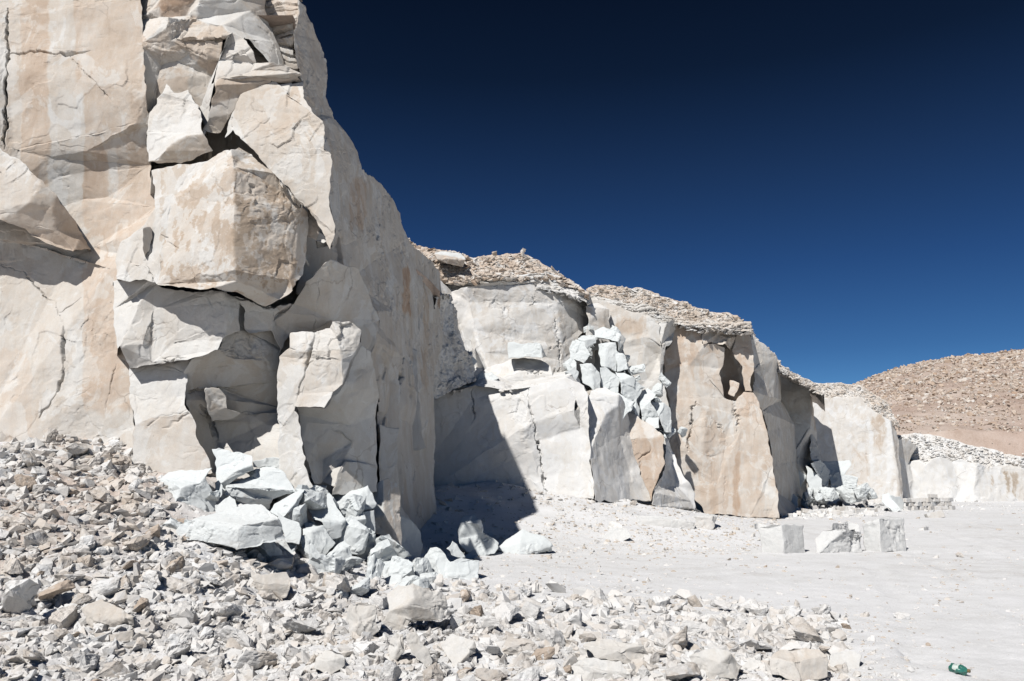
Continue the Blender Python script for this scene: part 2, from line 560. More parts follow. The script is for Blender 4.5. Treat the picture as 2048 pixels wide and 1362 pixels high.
# ------------------------------------------------------------------ ground
def sstep(a, b, x):
    t = np.clip((x - a) / (b - a), 0, 1)
    return t * t * (3 - 2 * t)
HEAPX = [-60, -9, -6.5, -5.0, -3.4, -2.0, -.6, 1.2, 60]
HEAPF = [1.15, 1.12, .92, .66, .24, .08, .03, 0, 0]
SCREE = P3(np.array([800., 985, 1190, 1300, 1420, 1560]), np.array([1020., 966, 988, 1000, 1020, 1022]), np.array([29., 32, 34, 37, 40.5, 42.5]))
def gheight(x, y):
    x = np.asarray(x, float); y = np.asarray(y, float)
    p = np.stack([x, y, 0 * x], -1).reshape(-1, 3)
    shp = x.shape; x = x.ravel(); y = y.ravel()
    n1 = pnoise(p * .13 + 3.3) * .5 + pnoise(p * .45 + 8) * .2
    z = .05 * n1
    f = np.interp(x + .5 * pnoise(p * .35 + 60), HEAPX, HEAPF)
    ramp = np.interp(y, [3, 6, 10, 14, 17, 19.5, 23], [.05, .18, .95, 2.05, 2.62, 2.5, 1.2])
    heap = f * ramp * (1 + .12 * pnoise(p * .5 + 11)) + np.clip(f * 2, 0, 1) * .10 * (pnoise(p * 1.1 + 5) + .6 * pnoise(p * 2.6))
    z = np.maximum(z, 0) * (1 - np.clip(f, 0, 1)) + heap
    # low berm of coarse rubble along the front
    bx = sstep(-3.5, -1, x) * (1 - sstep(3.75, 4.15, x + .25 * pnoise(p * .9)))
    by = sstep(5, 7, y) * (1 - sstep(8.6, 12.6 , y + .5 * pnoise(p * .6 + 4)))
    z = z + .26 * bx * by * (1 + .4 * pnoise(p * .9 + 2))
    # scree bank against the foot of the ledge
    q = p[:, :2]
    s = np.full(len(q), 1e9); hz = np.zeros(len(q))
    hs = [1.5, 2.05, 1.45, .9, .25, .05]
    for i in range(len(SCREE) - 1):
        a, b = SCREE[i, :2], SCREE[i + 1, :2]
        ab = b - a
        t = np.clip(((q - a) @ ab) / (ab @ ab), 0, 1)
        dv = q - a - t[:, None] * ab
        dd = np.linalg.norm(dv, axis=1)
        m = dd < s
        s[m] = dd[m]; hz[m] = (hs[i] + (hs[i + 1] - hs[i]) * t)[m]
    sc = hz * np.clip(1 - s / 9.5, 0, 1) ** 1.25 * (1 + .12 * pnoise(p * .6 + 21))
    z = np.maximum(z, sc)
    # far floor climbs a touch
    z = z + .0 * y
    return z.reshape(shp)
ang = np.concatenate([np.linspace(-180, -46, 40)[:-1], np.linspace(-46, 42, 620), np.linspace(42, 180, 42)[1:-1]])
rad = np.concatenate([np.linspace(.3, 5, 12)[:-1], np.geomspace(5, 60, 520), np.geomspace(60, 900, 60)[1:]])
AA, RR = np.meshgrid(R(1) * ang, rad, indexing='ij')
GX, GY = np.sin(AA) * RR, np.cos(AA) * RR
GZ = gheight(GX, GY)
gp = np.stack([GX.ravel(), GY.ravel(), 0 * GX.ravel()], 1)
hf = np.interp(GX.ravel(), HEAPX, HEAPF)
warm_g = np.clip(hf * 1.1 - .15, 0, 1) * np.clip(.55 + 1.2 * pnoise(gp * .35 + 14) + .4 * pnoise(gp * 1.7), 0, 1)
near = np.clip(1 - RR.ravel() / 70, 0, 1)
gz = GZ.ravel() + near * (.007 * fbm(gp * 3.1, 4, .6) + .006 * facets(gp * 7) + np.clip(hf * 2.5, 0, 1) * (.06 * facets(gp * 2.4 + 3) + .03 * facets(gp * 6)))
na, nr_ = len(ang), len(rad)
fx, fy = GX.ravel(), GY.ravel()
for off, wdt in ((0, .22), (1.75, .22), (4.4, .2), (6.1, .2)):
    cx_ = 3.2 + off + .42 * (fy - 8) + .8 * np.sin(fy * .13 + off * .1)
    g_ = np.exp(-((fx - cx_) / wdt) ** 2) - .6 * np.exp(-((np.abs(fx - cx_) - .32) / .13) ** 2)
    gz -= .03 * g_ * (fy > 6) * (fy < 48) * (hf < .05) * np.clip(.6 + pnoise(gp * .4 + off), .1, 1)
gz += (hf < .05) * near * .02 * fbm(gp * .9 + 4, 3)
I = np.arange(na * nr_).reshape(na, nr_)
J = np.concatenate([I, I[:1]], 0)
a, b_, c, d_ = J[:-1, :-1].ravel(), J[1:, :-1].ravel(), J[1:, 1:].ravel(), J[:-1, 1:].ravel()
gf = np.concatenate([np.stack([a, c, b_], 1), np.stack([a, d_, c], 1)])
gv = np.stack([GX.ravel(), GY.ravel(), gz], 1)
gnd = make_obj('ground', gv, gf, M_GROUND, None, {'warm': warm_g})
tag(gnd, 'white dusty quarry floor rising into a rubble heap on the left', 'ground', kind='structure')
GZF = gz.reshape(na, nr_)
def gz_fast(x, y):
    a = np.degrees(np.arctan2(x, y)); r = np.hypot(x, y)
    fa = np.clip(np.interp(a, ang, np.arange(na)), 0, na - 1.001); fr = np.clip(np.interp(r, rad, np.arange(nr_)), 0, nr_ - 1.001)
    ia, ir = fa.astype(int), fr.astype(int); ta, tr = fa - ia, fr - ir
    G = GZF
    return (G[ia, ir] * (1 - ta) + G[ia + 1, ir] * ta) * (1 - tr) + (G[ia, ir + 1] * (1 - ta) + G[ia + 1, ir + 1] * ta) * tr
def hit_ground(px, py, dmin=5.0, dmax=160.0, n=500):
    r = rays(px, py)
    d = np.full(len(r), np.nan)
    prev = None
    for t in np.geomspace(dmin, dmax, n):
        p = r * t
        below = (EYE + p[:, 2]) < gz_fast(p[:, 0], p[:, 1])
        m = below & np.isnan(d)
        d[m] = t
        if not np.isnan(d).any(): break
    P = r * d[:, None] + np.array([0, 0, EYE])
    return P, d
# ------------------------------------------------------------------ loose stones
def hull_stone(rs, npts=16, aspect=(1, 1, 1), sub=0, cuts=3):
    """convex broken stone of unit size"""
    p = rs.normal(size=(npts, 3)); p /= np.linalg.norm(p, axis=1)[:, None]
    p *= (.72 + .28 * rs.rand(npts))[:, None]
    p = np.sign(p) * np.abs(p) ** .8
    for k in range(cuts):
        n = rs.normal(size=3); n /= np.linalg.norm(n)
        h = .35 + .3 * rs.rand()
        s = p @ n
        p = np.where((s > h)[:, None], p - (s - h)[:, None] * n, p)
    p *= np.array(aspect) * .5
    bm = bmesh.new()
    for v in p: bm.verts.new(v)
    r = bmesh.ops.convex_hull(bm, input=bm.verts)
    bmesh.ops.delete(bm, geom=[g for g in bm.verts if not g.link_faces], context='VERTS')
    bmesh.ops.triangulate(bm, faces=bm.faces)
    bm.verts.index_update()
    V = np.array([v.co[:] for v in bm.verts]); F = np.array([[v.index for v in f.verts] for f in bm.faces])
    bm.free()
    return V, F
def rich_stone(rs, aspect, seed, L=.06):
    V, F = hull_stone(rs, 13, aspect, cuts=4)
    V, F, _ = refine(V, F, np.zeros(len(F), int), lambda m: L)
    N = vnormals(V, F)
    q = V + seed * 7.7
    V = V + N * (.025 * fbm(q * 2.2, 3) + .038 * facets(q * 3.6) + .012 * fbm(q * 14, 2))[:, None]
    return V, F
def rot_mats(rs, n, tilt=1.0):
    yaw = rs.rand(n) * 2 * np.pi
    ax = rs.normal(size=(n, 2)) * .45 * tilt
    cy, sy = np.cos(yaw), np.sin(yaw)
    Z = np.zeros(n); O = np.ones(n)
    Rz = np.stack([np.stack([cy, -sy, Z], 1), np.stack([sy, cy, Z], 1), np.stack([Z, Z, O], 1)], 1)
    cx, sx = np.cos(ax[:, 0]), np.sin(ax[:, 0])
    Rx = np.stack([np.stack([O, Z, Z], 1), np.stack([Z, cx, -sx], 1), np.stack([Z, sx, cx], 1)], 1)
    c2, s2 = np.cos(ax[:, 1]), np.sin(ax[:, 1])
    Ry = np.stack([np.stack([c2, Z, s2], 1), np.stack([Z, O, Z], 1), np.stack([-s2, Z, c2], 1)], 1)
    return np.einsum('nij,njk,nkl->nil', Rx, Ry, Rz)
_rs2 = np.random.RandomState(3)
CHIPS = [hull_stone(_rs2, 11, (1, .5 + .45 * _rs2.rand(), .2 + .45 * _rs2.rand()), cuts=2) for _ in range(16)]
FLATS = [hull_stone(_rs2, 11, (1, .5 + .45 * _rs2.rand(), .16 + .22 * _rs2.rand()), cuts=1) for _ in range(12)]
MEDS = [rich_stone(_rs2, (1, .6 + .35 * _rs2.rand(), .35 + .4 * _rs2.rand()), k, .13) for k in range(10)]
def scatter_mesh(name, pos, size, rs, mat, shapes=CHIPS, tilt=1.0, stain=None, warm=None, sink=.15, parent=None, align=None):
    n = len(pos)
    Rm = rot_mats(rs, n, tilt)
    kind = rs.randint(len(shapes), size=n)
    Vs, Fs, S, Wm = [], [], [], []
    off = 0
    stain = rs.rand(n) * .6 if stain is None else stain
    warm = np.zeros(n) if warm is None else warm
    for k, (v, f) in enumerate(shapes):
        s = np.where(kind == k)[0]
        if not len(s): continue
        vv = np.einsum('nij,vj->nvi', Rm[s], v) * size[s][:, None, None]
        lift = -vv[:, :, 2].min(1) - sink * size[s]
        vv = vv + pos[s][:, None, :]
        vv[:, :, 2] += lift[:, None] * .8
        m = len(v)
        ff = f[None] + (off + np.arange(len(s)) * m)[:, None, None]
        Vs.append(vv.reshape(-1, 3)); Fs.append(ff.reshape(-1, 3))
        S.append(np.repeat(stain[s], m)); Wm.append(np.repeat(warm[s], m))
        off += len(s) * m
    o = make_obj(name, np.concatenate(Vs), np.concatenate(Fs), mat, parent, {'stain': np.concatenate(S), 'warm': np.concatenate(Wm)}, smooth=False)
    return o
# ------------------------------------------------------------------ the near cliff
near_cliff = empty('cliff', (-6, 17, 1.5), 'tall pale cliff filling the left side, with beige streaks and broken overhanging blocks', 'cliff')
NP = dict(mat=M_ROCK, parent=near_cliff, res=1.45)
def bands(lst, att, q, V):
    """weathering bands that run down a face: (x0, x1, y0, y1, stain, warm)"""
    w = 6 * pnoise(np.stack([q[:, 0] * .02, q[:, 1] * .006, 0 * q[:, 0]], 1)) + 3 * pnoise(V * 3)
    nn = .6 * fbm(V * np.array([3.2, 3.2, .45]), 4, .6)
    for x0, x1, y0, y1, s, wm in lst:
        x = q[:, 0] + w
        y = q[:, 1] + 14 * pnoise(np.stack([q[:, 0] * .05, 0 * w, 0 * w + x0], 1))
        k = sstep(x0 - 3, x0 + 3, x) * (1 - sstep(x1 - 4, x1 + 4, x)) * sstep(y0 - 12, y0 + 12, y) * (1 - sstep(y1 - 30, y1 + 10, y))
        k = np.clip((k - .5) * 2.4 + .5 + nn, 0, 1) * (k > .02)
        att[:, 0] += (s - att[:, 0]) * k
        att[:, 1] += (wm - att[:, 1]) * k
    return att
def ed_left(V, q, att):
    return bands([(-90, 12, -90, 300, .3, .4), (12, 42, -90, 320, .42, .35), (42, 96, -90, 420, .60, .7), (98, 150, -90, 260, .36, .2), (98, 166, 190, 420, .22, .15),
                  (166, 300, -90, 300, .50, .5), (176, 214, 310, 400, .66, .75), (218, 236, 300, 520, .36, .5), (240, 300, 300, 400, .56, .55), (170, 236, 395, 500, .46, .8),
                  (166, 266, 520, 835, .48, .8), (-90, 162, 520, 960, .28, .2), (-90, 60, 700, 960, .36, .6)], att, q, V)
patch('streaked_wall', """
a -90 -25 17.6; b 282 -25 17.2; c 282 -10 17.2; e 287 84 17.0; f 293 190; g 270 248; h 176 302; i 95 315; j 40 300; k -90 270 17.7
l 299 250; m 302 330; n 216 394; o 160 402; p 118 352; q 314 412 16.7; r 300 472; s 232 478; t 184 496; u 222 538 16.6; v 140 515; w 60 490; x -90 470 17
y 228 620; z 232 695; A 262 736 16.5; B 260 790; C 270 850 16.2; D 275 965 15.8; E 100 965 15.9; G -90 965 15.9; H 250 530; I 18 -25; J 14 40; K 12 130; L 28 300; M -90 130; N 296 520
""", """
I b c e f g h i j L K J | -3 -2 | .5 .6 .8
a I J K M | -12 6 | .3 .3 1.6
M K L j k | 26 -4 | .3 .3 1
g f l m n o p i h | 4 -20 | .62 .7 .9
o n m q r s t | -6 15 | .42 .9 .8
k j i p o t v w x | 14 -8 | .3 .5 1
t s r N H u | -6 8 | .5 .9 1
w v t u | -5 34 | .4 .6 1.5
x w v u y z A B C D E G | -4 3 | .25 .3 1
u H N A z y | 0 -2 | .3 .8 1
""", 17.2, seed=1, amp=.8, edit=ed_left, cracks=[
    ([(10, 108), (60, 104), (130, 108), (180, 100)], 2.2, .10), ([(137, 108), (160, 140), (190, 165), (228, 205)], 1.5, .04),
    ([(0, 528), (50, 545), (75, 580), (112, 612), (124, 640)], 1.6, .05), ([(126, 640), (124, 700), (127, 750), (112, 790), (75, 838)], 2.8, .14), ([(120, 625), (160, 595)], 1.6, .05),
    ([(230, 730), (222, 770), (213, 820)], 2.0, .07), ([(16, 20), (13, 130), (6, 300)], 2.5, .35), ([(150, 0), (240, -6), (283, 2)], 1.5, .07)], **NP)
patch('shoulder', """
a -90 285 16.4; b 0 299 16.2; c 30 315; d 66 342; e 80 368; f 110 392; g 142 432; h 165 470; i 184 497; j 150 502; k 112 462; l 105 420; m 62 405; n 30 425; o 60 468; p 0 440; r -90 440; s 90 488; t 45 455
""", """
a b c d e m n p r | -8 -4 | .3 .3 1.2
m e f l | 30 -10 | .45 .3 1
e d f | 20 5 | .4 .5 1
l f g h i j k | 50 -14 | .6 .8 .8
n m l k o t p | 4 -28 | .45 .5 1
k j s o | 0 20 | .5 .7 1
""", 16.4, seed=2, depth=1.6, **NP)
# upper middle: broken crown with the brown hollow
patch('broken_crown', """
a 270 -25 17.6; b 324 -25; c 322 0; d 301 24; e 321 15; f 320 36; g 318 55; h 285 84; i 276 40; j 390 -25; k 391 0; l 372 33; m 395 38; n 396 12; o 402 -25
p 338 34; q 370 38; r 402 42; s 448 52; t 464 72; u 448 76; v 440 118; w 420 120; x 345 82; y 331 58; z 282 94; A 320 131; B 352 123; C 378 108; D 428 156; E 438 120
F 312 195; G 296 245; H 378 150; I 374 184; J 336 176; K 330 240; L 400 215; M 500 -25; N 476 0; O 500 22; P 546 82; Q 572 132; S 540 124; T 496 80; U 400 0; V 530 -25; X 527 8; Y 537 55; Z 556 86
""", """
a b c d e f g h i | -28 6 | .35 .9 1
c j k l f e d | 22 -24 | .75 1. .8
b j c | 10 -15 | .6 .9 1
k o n m l | -30 6 | .3 .9 1
f l q p y g | 0 35 | .2 .4 1
q l m r s t u v w x p | 6 12 | .55 .45 2
g y h | -30 25 | .15 .3 1
y p x w C B A z h | 8 -36 | .6 .4 1
w v E D C | 10 -30 | .7 .6 1
z A F G | 62 -6 | .45 .1 .6
A B H I J F | 8 -8 | .6 .5 .6
F J K G | 0 -5 | .5 .3 .6
C D H B | 8 -8 | .4 .1 1.2
H D L I | 38 -8 | .45 .05 .8
I L K J | 0 0 | .5 .2 1
n U N O P Q S T t s r m | 30 20 | .12 .0 .6
o U n | 10 10 | .2 .2 1
U o M N | 28 8 | .12 0 .7
M V X Y Z P O N | 58 0 | .3 .2 .8
Q P Z | 50 0 | .3 .2 1
""", lambda x, y: 17.2 + max(0, (x - 400)) * .006, seed=3, depth=2.5, **NP)
# layered cap rock at the top right and the flank that falls away from it
patch('layered_cap', """
a 515 -25 18.6; b 600 -25 18.4; c 600 0 18.4; d 603 14; e 592 68; f 590 97; g 562 92; h 550 70; i 538 45; j 526 5; k 470 100 18.8; l 540 160 18.5; m 600 168 18.2
""", """
a b c d e f g h i j | -12 4 | .35 .7 2.2
j i h g f m l k | 24 5 | .3 .2 1
""", 18.5, seed=4, depth=3, bed=.16, **NP)
patch('flank', """
a 598 -25; b 601 0; c 612 12; d 622 40; e 635 80; f 648 105; g 650 195; h 668 235; i 690 262; j 714 302; k 722 336; l 774 380; m 800 430; n 816 480; o 860 520; p 881 545
q 885 592; r 888 640; s 882 700; t 868 742; u 866 775; v 836 780; w 820 800; x 808 716; y 790 830; z 800 935; A 872 1130; B 740 1150; C 752 830; D 757 820; E 752 764; F 744 706; G 753 680; H 752 660; I 738 625; J 712 640; K 690 560 17.9
L 662 496 17.2; M 668 470 17.2; N 657 387 17.2; O 663 309 17.3; P 648 299 17.4; Q 648 240 17.4; R 628 228 17.5; S 606 195; T 603 166; U 592 68 17.9; V 590 100; X 650 560; Y 600 640; Z 590 580; AA 630 600; AC 615 430; AD 670 900; AE 700 780; BA 716 480; BB 790 620
CA 870 880; CB 870 960
""", """
a b c d e f g h R S T V U | 80 2 | .38 .3 1.8
h i j k BA L M N O P Q R | 82 2 | .33 .15 1.4
k l m n BB x y C D E F G H I J K BA | 84 2 | .33 .12 1.4
n o p q r s t u v w x BB | 85 2 | .34 .15 1.6
BA K L | 72 0 | .3 .2 1
w v u CA CB A z y x | 84 0 | .3 .1 1
C y z A B | 82 4 | .35 .3 1
I J AE E F G H | 50 -6 | .25 .05 .7
K I J X | 52 -10 | .3 .1 .7
L K X Z AC | 56 -8 | .4 .1 .6
X J AE AD Y AA Z | 50 -10 | .3 .05 .8
""", lambda x, y: 17.3 + max(0, x - 660) * .053, seed=5, depth=1.2, smooth=3, edit=lambda V, q, att: bands([(806, 822, 540, 640, .85, 1.), (770, 786, 560, 600, .05, 0), (700, 730, 360, 470, .6, .7), (826, 834, 520, 760, .2, 0), (845, 856, 560, 800, .6, .3)], att, q, V),
    cracks=[([(808, 716), (802, 760), (792, 830)], 2.5, .3)], **NP)
patch('tapered_pillar', """
a 818 696; b 834 700; c 836 780; d 840 830; e 848 895; f 826 903; g 807 901; h 809 830; i 809 780; j 862 925; k 905 985; l 880 1010; m 840 960
""", """
a b c d e f g h i | 36 3 | .25 0 .8
""", 24.6, seed=6, depth=1.5, **NP)
# white wedge hanging in the hollow
patch('hanging_wedge', """
a 335 168 16.2; b 347 183; c 376 181; d 392 205; e 402 235; f 405 268; g 372 274; h 342 290; i 330 302; j 313 325; k 296 327 16.2; l 294 265; m 303 222; n 312 210; o 314 196; p 326 186; q 426 302; r 402 314; s 350 326; t 316 332
""", """
a b p | 0 30 | .0 .1 1
p b c d e f g h l m n o | -14 8 | .08 .15 1.3
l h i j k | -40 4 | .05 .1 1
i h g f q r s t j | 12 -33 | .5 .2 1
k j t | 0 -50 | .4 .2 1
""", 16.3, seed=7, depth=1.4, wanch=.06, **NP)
# sliver, pinkish knob and shadowed band to the right of the hollow
patch('split_fin', """
a 440 118 16.3; b 456 72; c 466 64; d 448 96; e 430 165; f 418 225; g 407 256 16.2; h 398 216 16.2; i 404 210; j 424 172
k 488 73; l 497 88; m 508 102; n 512 126; o 490 110; q 462 108; r 502 140; s 540 128; t 566 132; u 602 146; v 596 158; w 545 163; x 436 158; y 432 170; z 478 190; A 464 225; B 425 212; C 416 236; D 442 266; E 414 262; F 410 275; G 545 155; H 605 166
""", """
b c d a j e f g h i | -44 -4 | .06 .6 .8
c k l m o q d | -6 6 | .2 .3 1.5
o m n r x y e a d q | -8 6 | .2 .3 1.4
n s t r | -25 20 | .1 .6 1
r t u v G x | -6 4 | .35 .2 1.2
G v H w | 20 -20 | .5 .4 1
x G w z B y | 14 -18 | .6 .4 .8
B z A C | -4 8 | .25 .2 1
C A D E F g f | 26 -12 | .4 .1 1
""", 16.5, seed=8, depth=1.2, **NP)
patch('pale_slab', """
a 480 188 16.3; b 514 175; c 548 163; d 605 166; e 607 195; f 628 228; g 648 240; h 648 299; i 664 309 16.2; j 658 387; k 671 470; l 661 496; m 632 442; n 617 422; o 588 390; p 535 336 15.8; q 518 308; r 494 288; s 466 262; t 450 275; u 466 222; v 560 172
""", """
v d e f c | -4 26 | .1 .3 1
a b c f g h i j k l m n o p q r u | -9 1 | .40 .15 1.1
u r s t | -20 10 | .1 .1 1
b v c | 0 20 | .1 .1 1
""", 16.2, seed=9, depth=1.5, edit=lambda V, q, att: bands([(500, 600, 180, 275, .5, .3)], att, q, V), **NP)
# the great overhanging block
def ed_over(V, q, att):
    n5 = fbm(V * np.array([2.6, 2.6, 1.5]) + 70, 6, .68)
    att[:, 0] += np.clip(n5 * 6, -.12, .34) * ((q[:, 0] > 320) & (q[:, 1] < 590))
    return att
patch('overhanging_block', """
a 303 342 15.9; b 395 325; c 415 322; d 440 306; e 463 298; f 478 296; g 466 334 15.2; h 470 400; i 467 450; j 470 540 15.2; k 476 562; l 470 584 15.3; m 447 582; n 426 576; o 399 580; p 354 576; q 316 570 15.9; r 311 563; s 288 530; t 270 530; u 236 560; v 232 520; w 243 490; x 290 452; y 303 475; z 312 412
A 500 306; B 528 330; C 546 345; D 588 390; E 602 406; F 606 414; G 594 440; H 592 520; I 580 560; J 560 585; K 530 588; L 619 424; M 614 500; N 606 548; O 585 580; P 560 600; Q 530 612; S 500 600; T 505 345; U 340 400; V 318 440
""", """
a b c U V z | -10 8 | .15 .2 1
c d e g h i j k l m n o p q U | -12 1 | .3 .4 1.1
U q r s y z V | -26 0 | .12 .1 1
z y x | -20 0 | .3 .4 1
y s t u v w x | -20 6 | .15 .1 1
s r u t | -18 0 | .1 0 1
e f A B C D E F T g | 18 24 | .28 .1 1.4
g T F G H I J K k j i h | 43 -4 | .62 .25 2.0
G F L M N O I H | 62 -6 | .4 .4 .7
k K J I O P Q S l | 14 -40 | .35 .3 .8
""", 15.6, seed=10, depth=1.6, wanch=.05, edit=ed_over, cracks=[([(322, 470), (345, 488), (358, 496)], 1.5, .06), ([(378, 528), (400, 576)], 1.3, .03), ([(302, 470), (303, 500), (290, 520), (310, 565)], 2.0, .08), ([(236, 575), (276, 600)], 1.2, .04)], **NP)
patch('small_flake', """
a 286 458 15.5; b 299 456; c 306 475; d 300 500; e 290 512; f 286 490
""", """
a b c d e f | 56 -5 | .4 .3 1
""", 15.5, seed=11, depth=.5, **NP)
patch('corner_blocks', """
a 617 420 16.2; b 634 414; c 640 440; d 638 470; e 630 482; f 612 470; g 630 482; h 670 472; i 645 486; k 660 498; l 620 470; m 612 545; n 640 470
""", """
a b c d e f | 14 -4 | .5 .4 1.4
e h i | 0 40 | .05 .3 1.2
""", 16.3, seed=12, depth=.6, **NP)
# lower block under the long crack
patch('lower_block', """
a 312 567 16.0; b 355 580; c 399 584; d 447 586 15.6; e 455 602; f 452 640; g 445 678; h 436 700; i 402 714; j 380 719; k 310 730; l 304 722; m 306 620; n 276 607; o 258 652; p 237 691; q 258 735; r 285 688; s 345 690; t 390 680; u 228 560; v 228 620; w 233 697; x 300 560; y 478 600; z 480 660
""", """
a b c d e f g t s l m | -6 0 | .14 .05 1
s t g h i j k l | -6 24 | .03 0 1
m l r p o n a | 16 2 | .22 .05 1.2
r l k q p | 6 -44 | .2 0 .7
x a n o p w v u | -32 8 | .05 0 .9
d y z g f e | 50 -4 | .2 0 .8
""", 15.9, seed=13, depth=1.5, cracks=[([(305, 600), (304, 720)], 1.2, .03), ([(320, 712), (340, 728), (355, 715), (372, 716)], 3, .10)], **NP)
patch('lower_wall', """
a 258 733 16.2; b 310 728; c 381 717; d 373 745; e 371 792; f 385 840; g 408 900; h 428 945 15.6; i 330 960; j 268 960 15.8; k 262 930; l 268 850; m 262 790; n 310 800; o 372 810; p 300 835; q 380 825
""", """
a b c d e n m | -12 5 | .06 0 1
m n e o q p l | -12 16 | .08 .1 1.4
l p q f g h i j k | -6 1 | .3 .35 .9
""", 16, seed=14, depth=1.5, cracks=[([(295, 848), (330, 828), (380, 822)], 4, .07), ([(325, 855), (380, 828)], 4, .06)], **NP)
# the shaded hollow between the lower wall and the pillar
patch('hollow', """
a 440 575 16.2; b 480 596; c 530 608 16.3; d 556 640 16.6; e 600 640 17; f 600 720 17; g 560 760 16.9; h 522 720; i 472 716; j 437 700; k 450 640; l 380 716 16.4; m 368 745; n 370 784; o 412 780; p 445 778; q 485 795; r 570 816 17; s 470 800; t 482 826; u 570 830; v 570 856; w 528 845; x 500 829; y 470 838; z 424 844; A 432 890; B 432 960; C 565 960; D 395 830 16.6; E 384 840; F 428 950; G 408 900; H 370 800; I 552 700; J 485 660
""", """
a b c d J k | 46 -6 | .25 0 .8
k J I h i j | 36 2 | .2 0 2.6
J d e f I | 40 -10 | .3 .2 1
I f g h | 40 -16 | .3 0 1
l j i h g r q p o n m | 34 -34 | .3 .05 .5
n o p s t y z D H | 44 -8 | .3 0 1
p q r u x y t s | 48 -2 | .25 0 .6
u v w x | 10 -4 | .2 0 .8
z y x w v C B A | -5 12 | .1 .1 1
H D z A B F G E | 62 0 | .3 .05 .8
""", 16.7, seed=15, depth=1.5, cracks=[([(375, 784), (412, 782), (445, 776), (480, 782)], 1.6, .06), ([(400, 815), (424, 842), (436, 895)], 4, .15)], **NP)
patch('wedged_stone', """
a 411 779 16.2; b 438 777; c 452 796; d 456 816; e 482 827; f 470 838; g 424 844; h 416 828; i 424 800; j 436 818
""", """
a b c d j i | 36 6 | .2 0 2
a i j h | 30 -20 | .5 .1 2
j d e f g h | 22 -30 | .25 0 1.2
""", 16.2, seed=16, depth=.5, **NP)
patch('dark_lintel', """
a 447 583 15.9; b 500 600; c 530 613; d 585 606; e 612 560; f 660 520 17; g 720 540 17.6; h 760 640 18.4; i 700 660 17.4; j 663 640 16.6; k 628 664 16.2; l 580 668 16; m 556 650; n 545 660; o 548 622; p 490 625; q 478 600; r 492 660; s 505 666; t 560 700 16.2; u 556 716 16.2
""", """
b c d o p q | 40 -12 | .2 0 .8
q p r s n o | 24 -6 | .2 .1 1.2
d e f j k l m n o | 30 -26 | .3 .1 .7
f g h i j | 52 -12 | .25 .05 .8
m l u t n | 40 -8 | .2 0 .9
a b q | 30 -10 | .2 0 1
""", 16.5, seed=17, depth=1.0, cracks=[([(450, 588), (500, 600), (530, 613), (552, 610), (584, 604)], 2.5, .15), ([(585, 606), (560, 630), (548, 640)], 3, .15), ([(638, 560), (630, 640), (628, 665)], 1.6, .06)], **NP)
patch('pillar', """
a 580 667 15.4; b 628 664; c 659 656; d 664 642; e 674 676 15.2; f 681 700; g 684 722; h 686 766; i 670 784; j 667 792; k 652 815; l 594 814; m 591 822; n 598 832; o 602 880; p 612 930; q 628 975; r 556 985 15.7; s 556 860; t 558 760; u 561 713 15.7; v 580 692; w 602 702; x 592 790; y 640 775
z 700 690; A 716 700; B 724 660; C 700 640; D 706 720; E 690 770
""", """
a b c d e f w v | -10 16 | .12 .2 1
v w f g h i y x u | -12 -2 | .3 .15 1.3
x y i j k l | -14 16 | .22 .3 1
u x l m s t | -28 0 | .14 .1 1
s m n o p q r | -20 2 | .08 .0 1
d C B A z f e | 26 4 | .15 0 2.2
f z A D h g | 50 -6 | .2 0 1
""", 15.6, seed=18, depth=1.5, cracks=[([(630, 660), (622, 690), (616, 730), (598, 780), (592, 812)], 3.0, .14)], **NP)
patch('undercut', """
a 594 813 15.9; b 652 816; c 668 790; d 690 768; e 700 740; f 724 690; g 740 706; h 748 740; i 756 790; j 753 830; k 754 880 16.6; l 706 886; m 660 852; n 617 846; o 600 830; p 700 850 16; q 730 780 16.2
r 753 930; s 752 985 16.6; t 664 990; u 690 920; v 716 906; w 688 917; x 700 884; y 664 858; z 630 884; A 646 917; B 645 965; C 628 968; D 612 925; E 602 880; F 670 975
""", """
a b c d q p m n o | 24 -38 | .2 0 .6
d e f g h i q | 46 -16 | .2 0 .5
q i j k l p | 44 -10 | .15 0 .5
p l x y m | 30 -20 | .2 0 .8
l k r s t u w x | 42 -2 | .2 0 .8
n m y z | 40 -20 | .25 0 .7
y x w A z | 26 -22 | .2 .1 .7
o n z A B C D E | 55 0 | .2 0 .8
A w u F B | -14 14 | .1 .2 .8
""", 16.3, seed=19, depth=1.2, **NP)
patch('foot_slab', """
a 762 1010 19.5; b 758 850; c 778 858 19.6; d 797 856; e 795 935; f 800 1010; g 860 1130 20.4; h 800 1130 19.4; i 840 1060 20.5
""", """
a b c d e f | 46 2 | .2 0 .8
f i g h a | 50 14 | .2 0 .8
""", 19.7, seed=20, depth=1.2, **NP)
# solid heart of the cliff behind all these pieces
patch('core', """
a -90 -20 18.9; b 560 -20 19.0; c 600 120 19.0; d 660 330 18.8; e 690 560 18.8; f 800 760 21.9; g 810 1090 22.2; h 300 1010 17.4; i -90 1000 17.6; j 300 500 18.2; k 480 700 17.7
""", """
a b c d e j i | - | .4 .3 1
e f g k j | - | .3 .1 1
j k g h i | - | .3 .1 1
""", 18.4, seed=21, depth=1.5, wanch=1., mat=M_ROCK, parent=near_cliff, res=4)

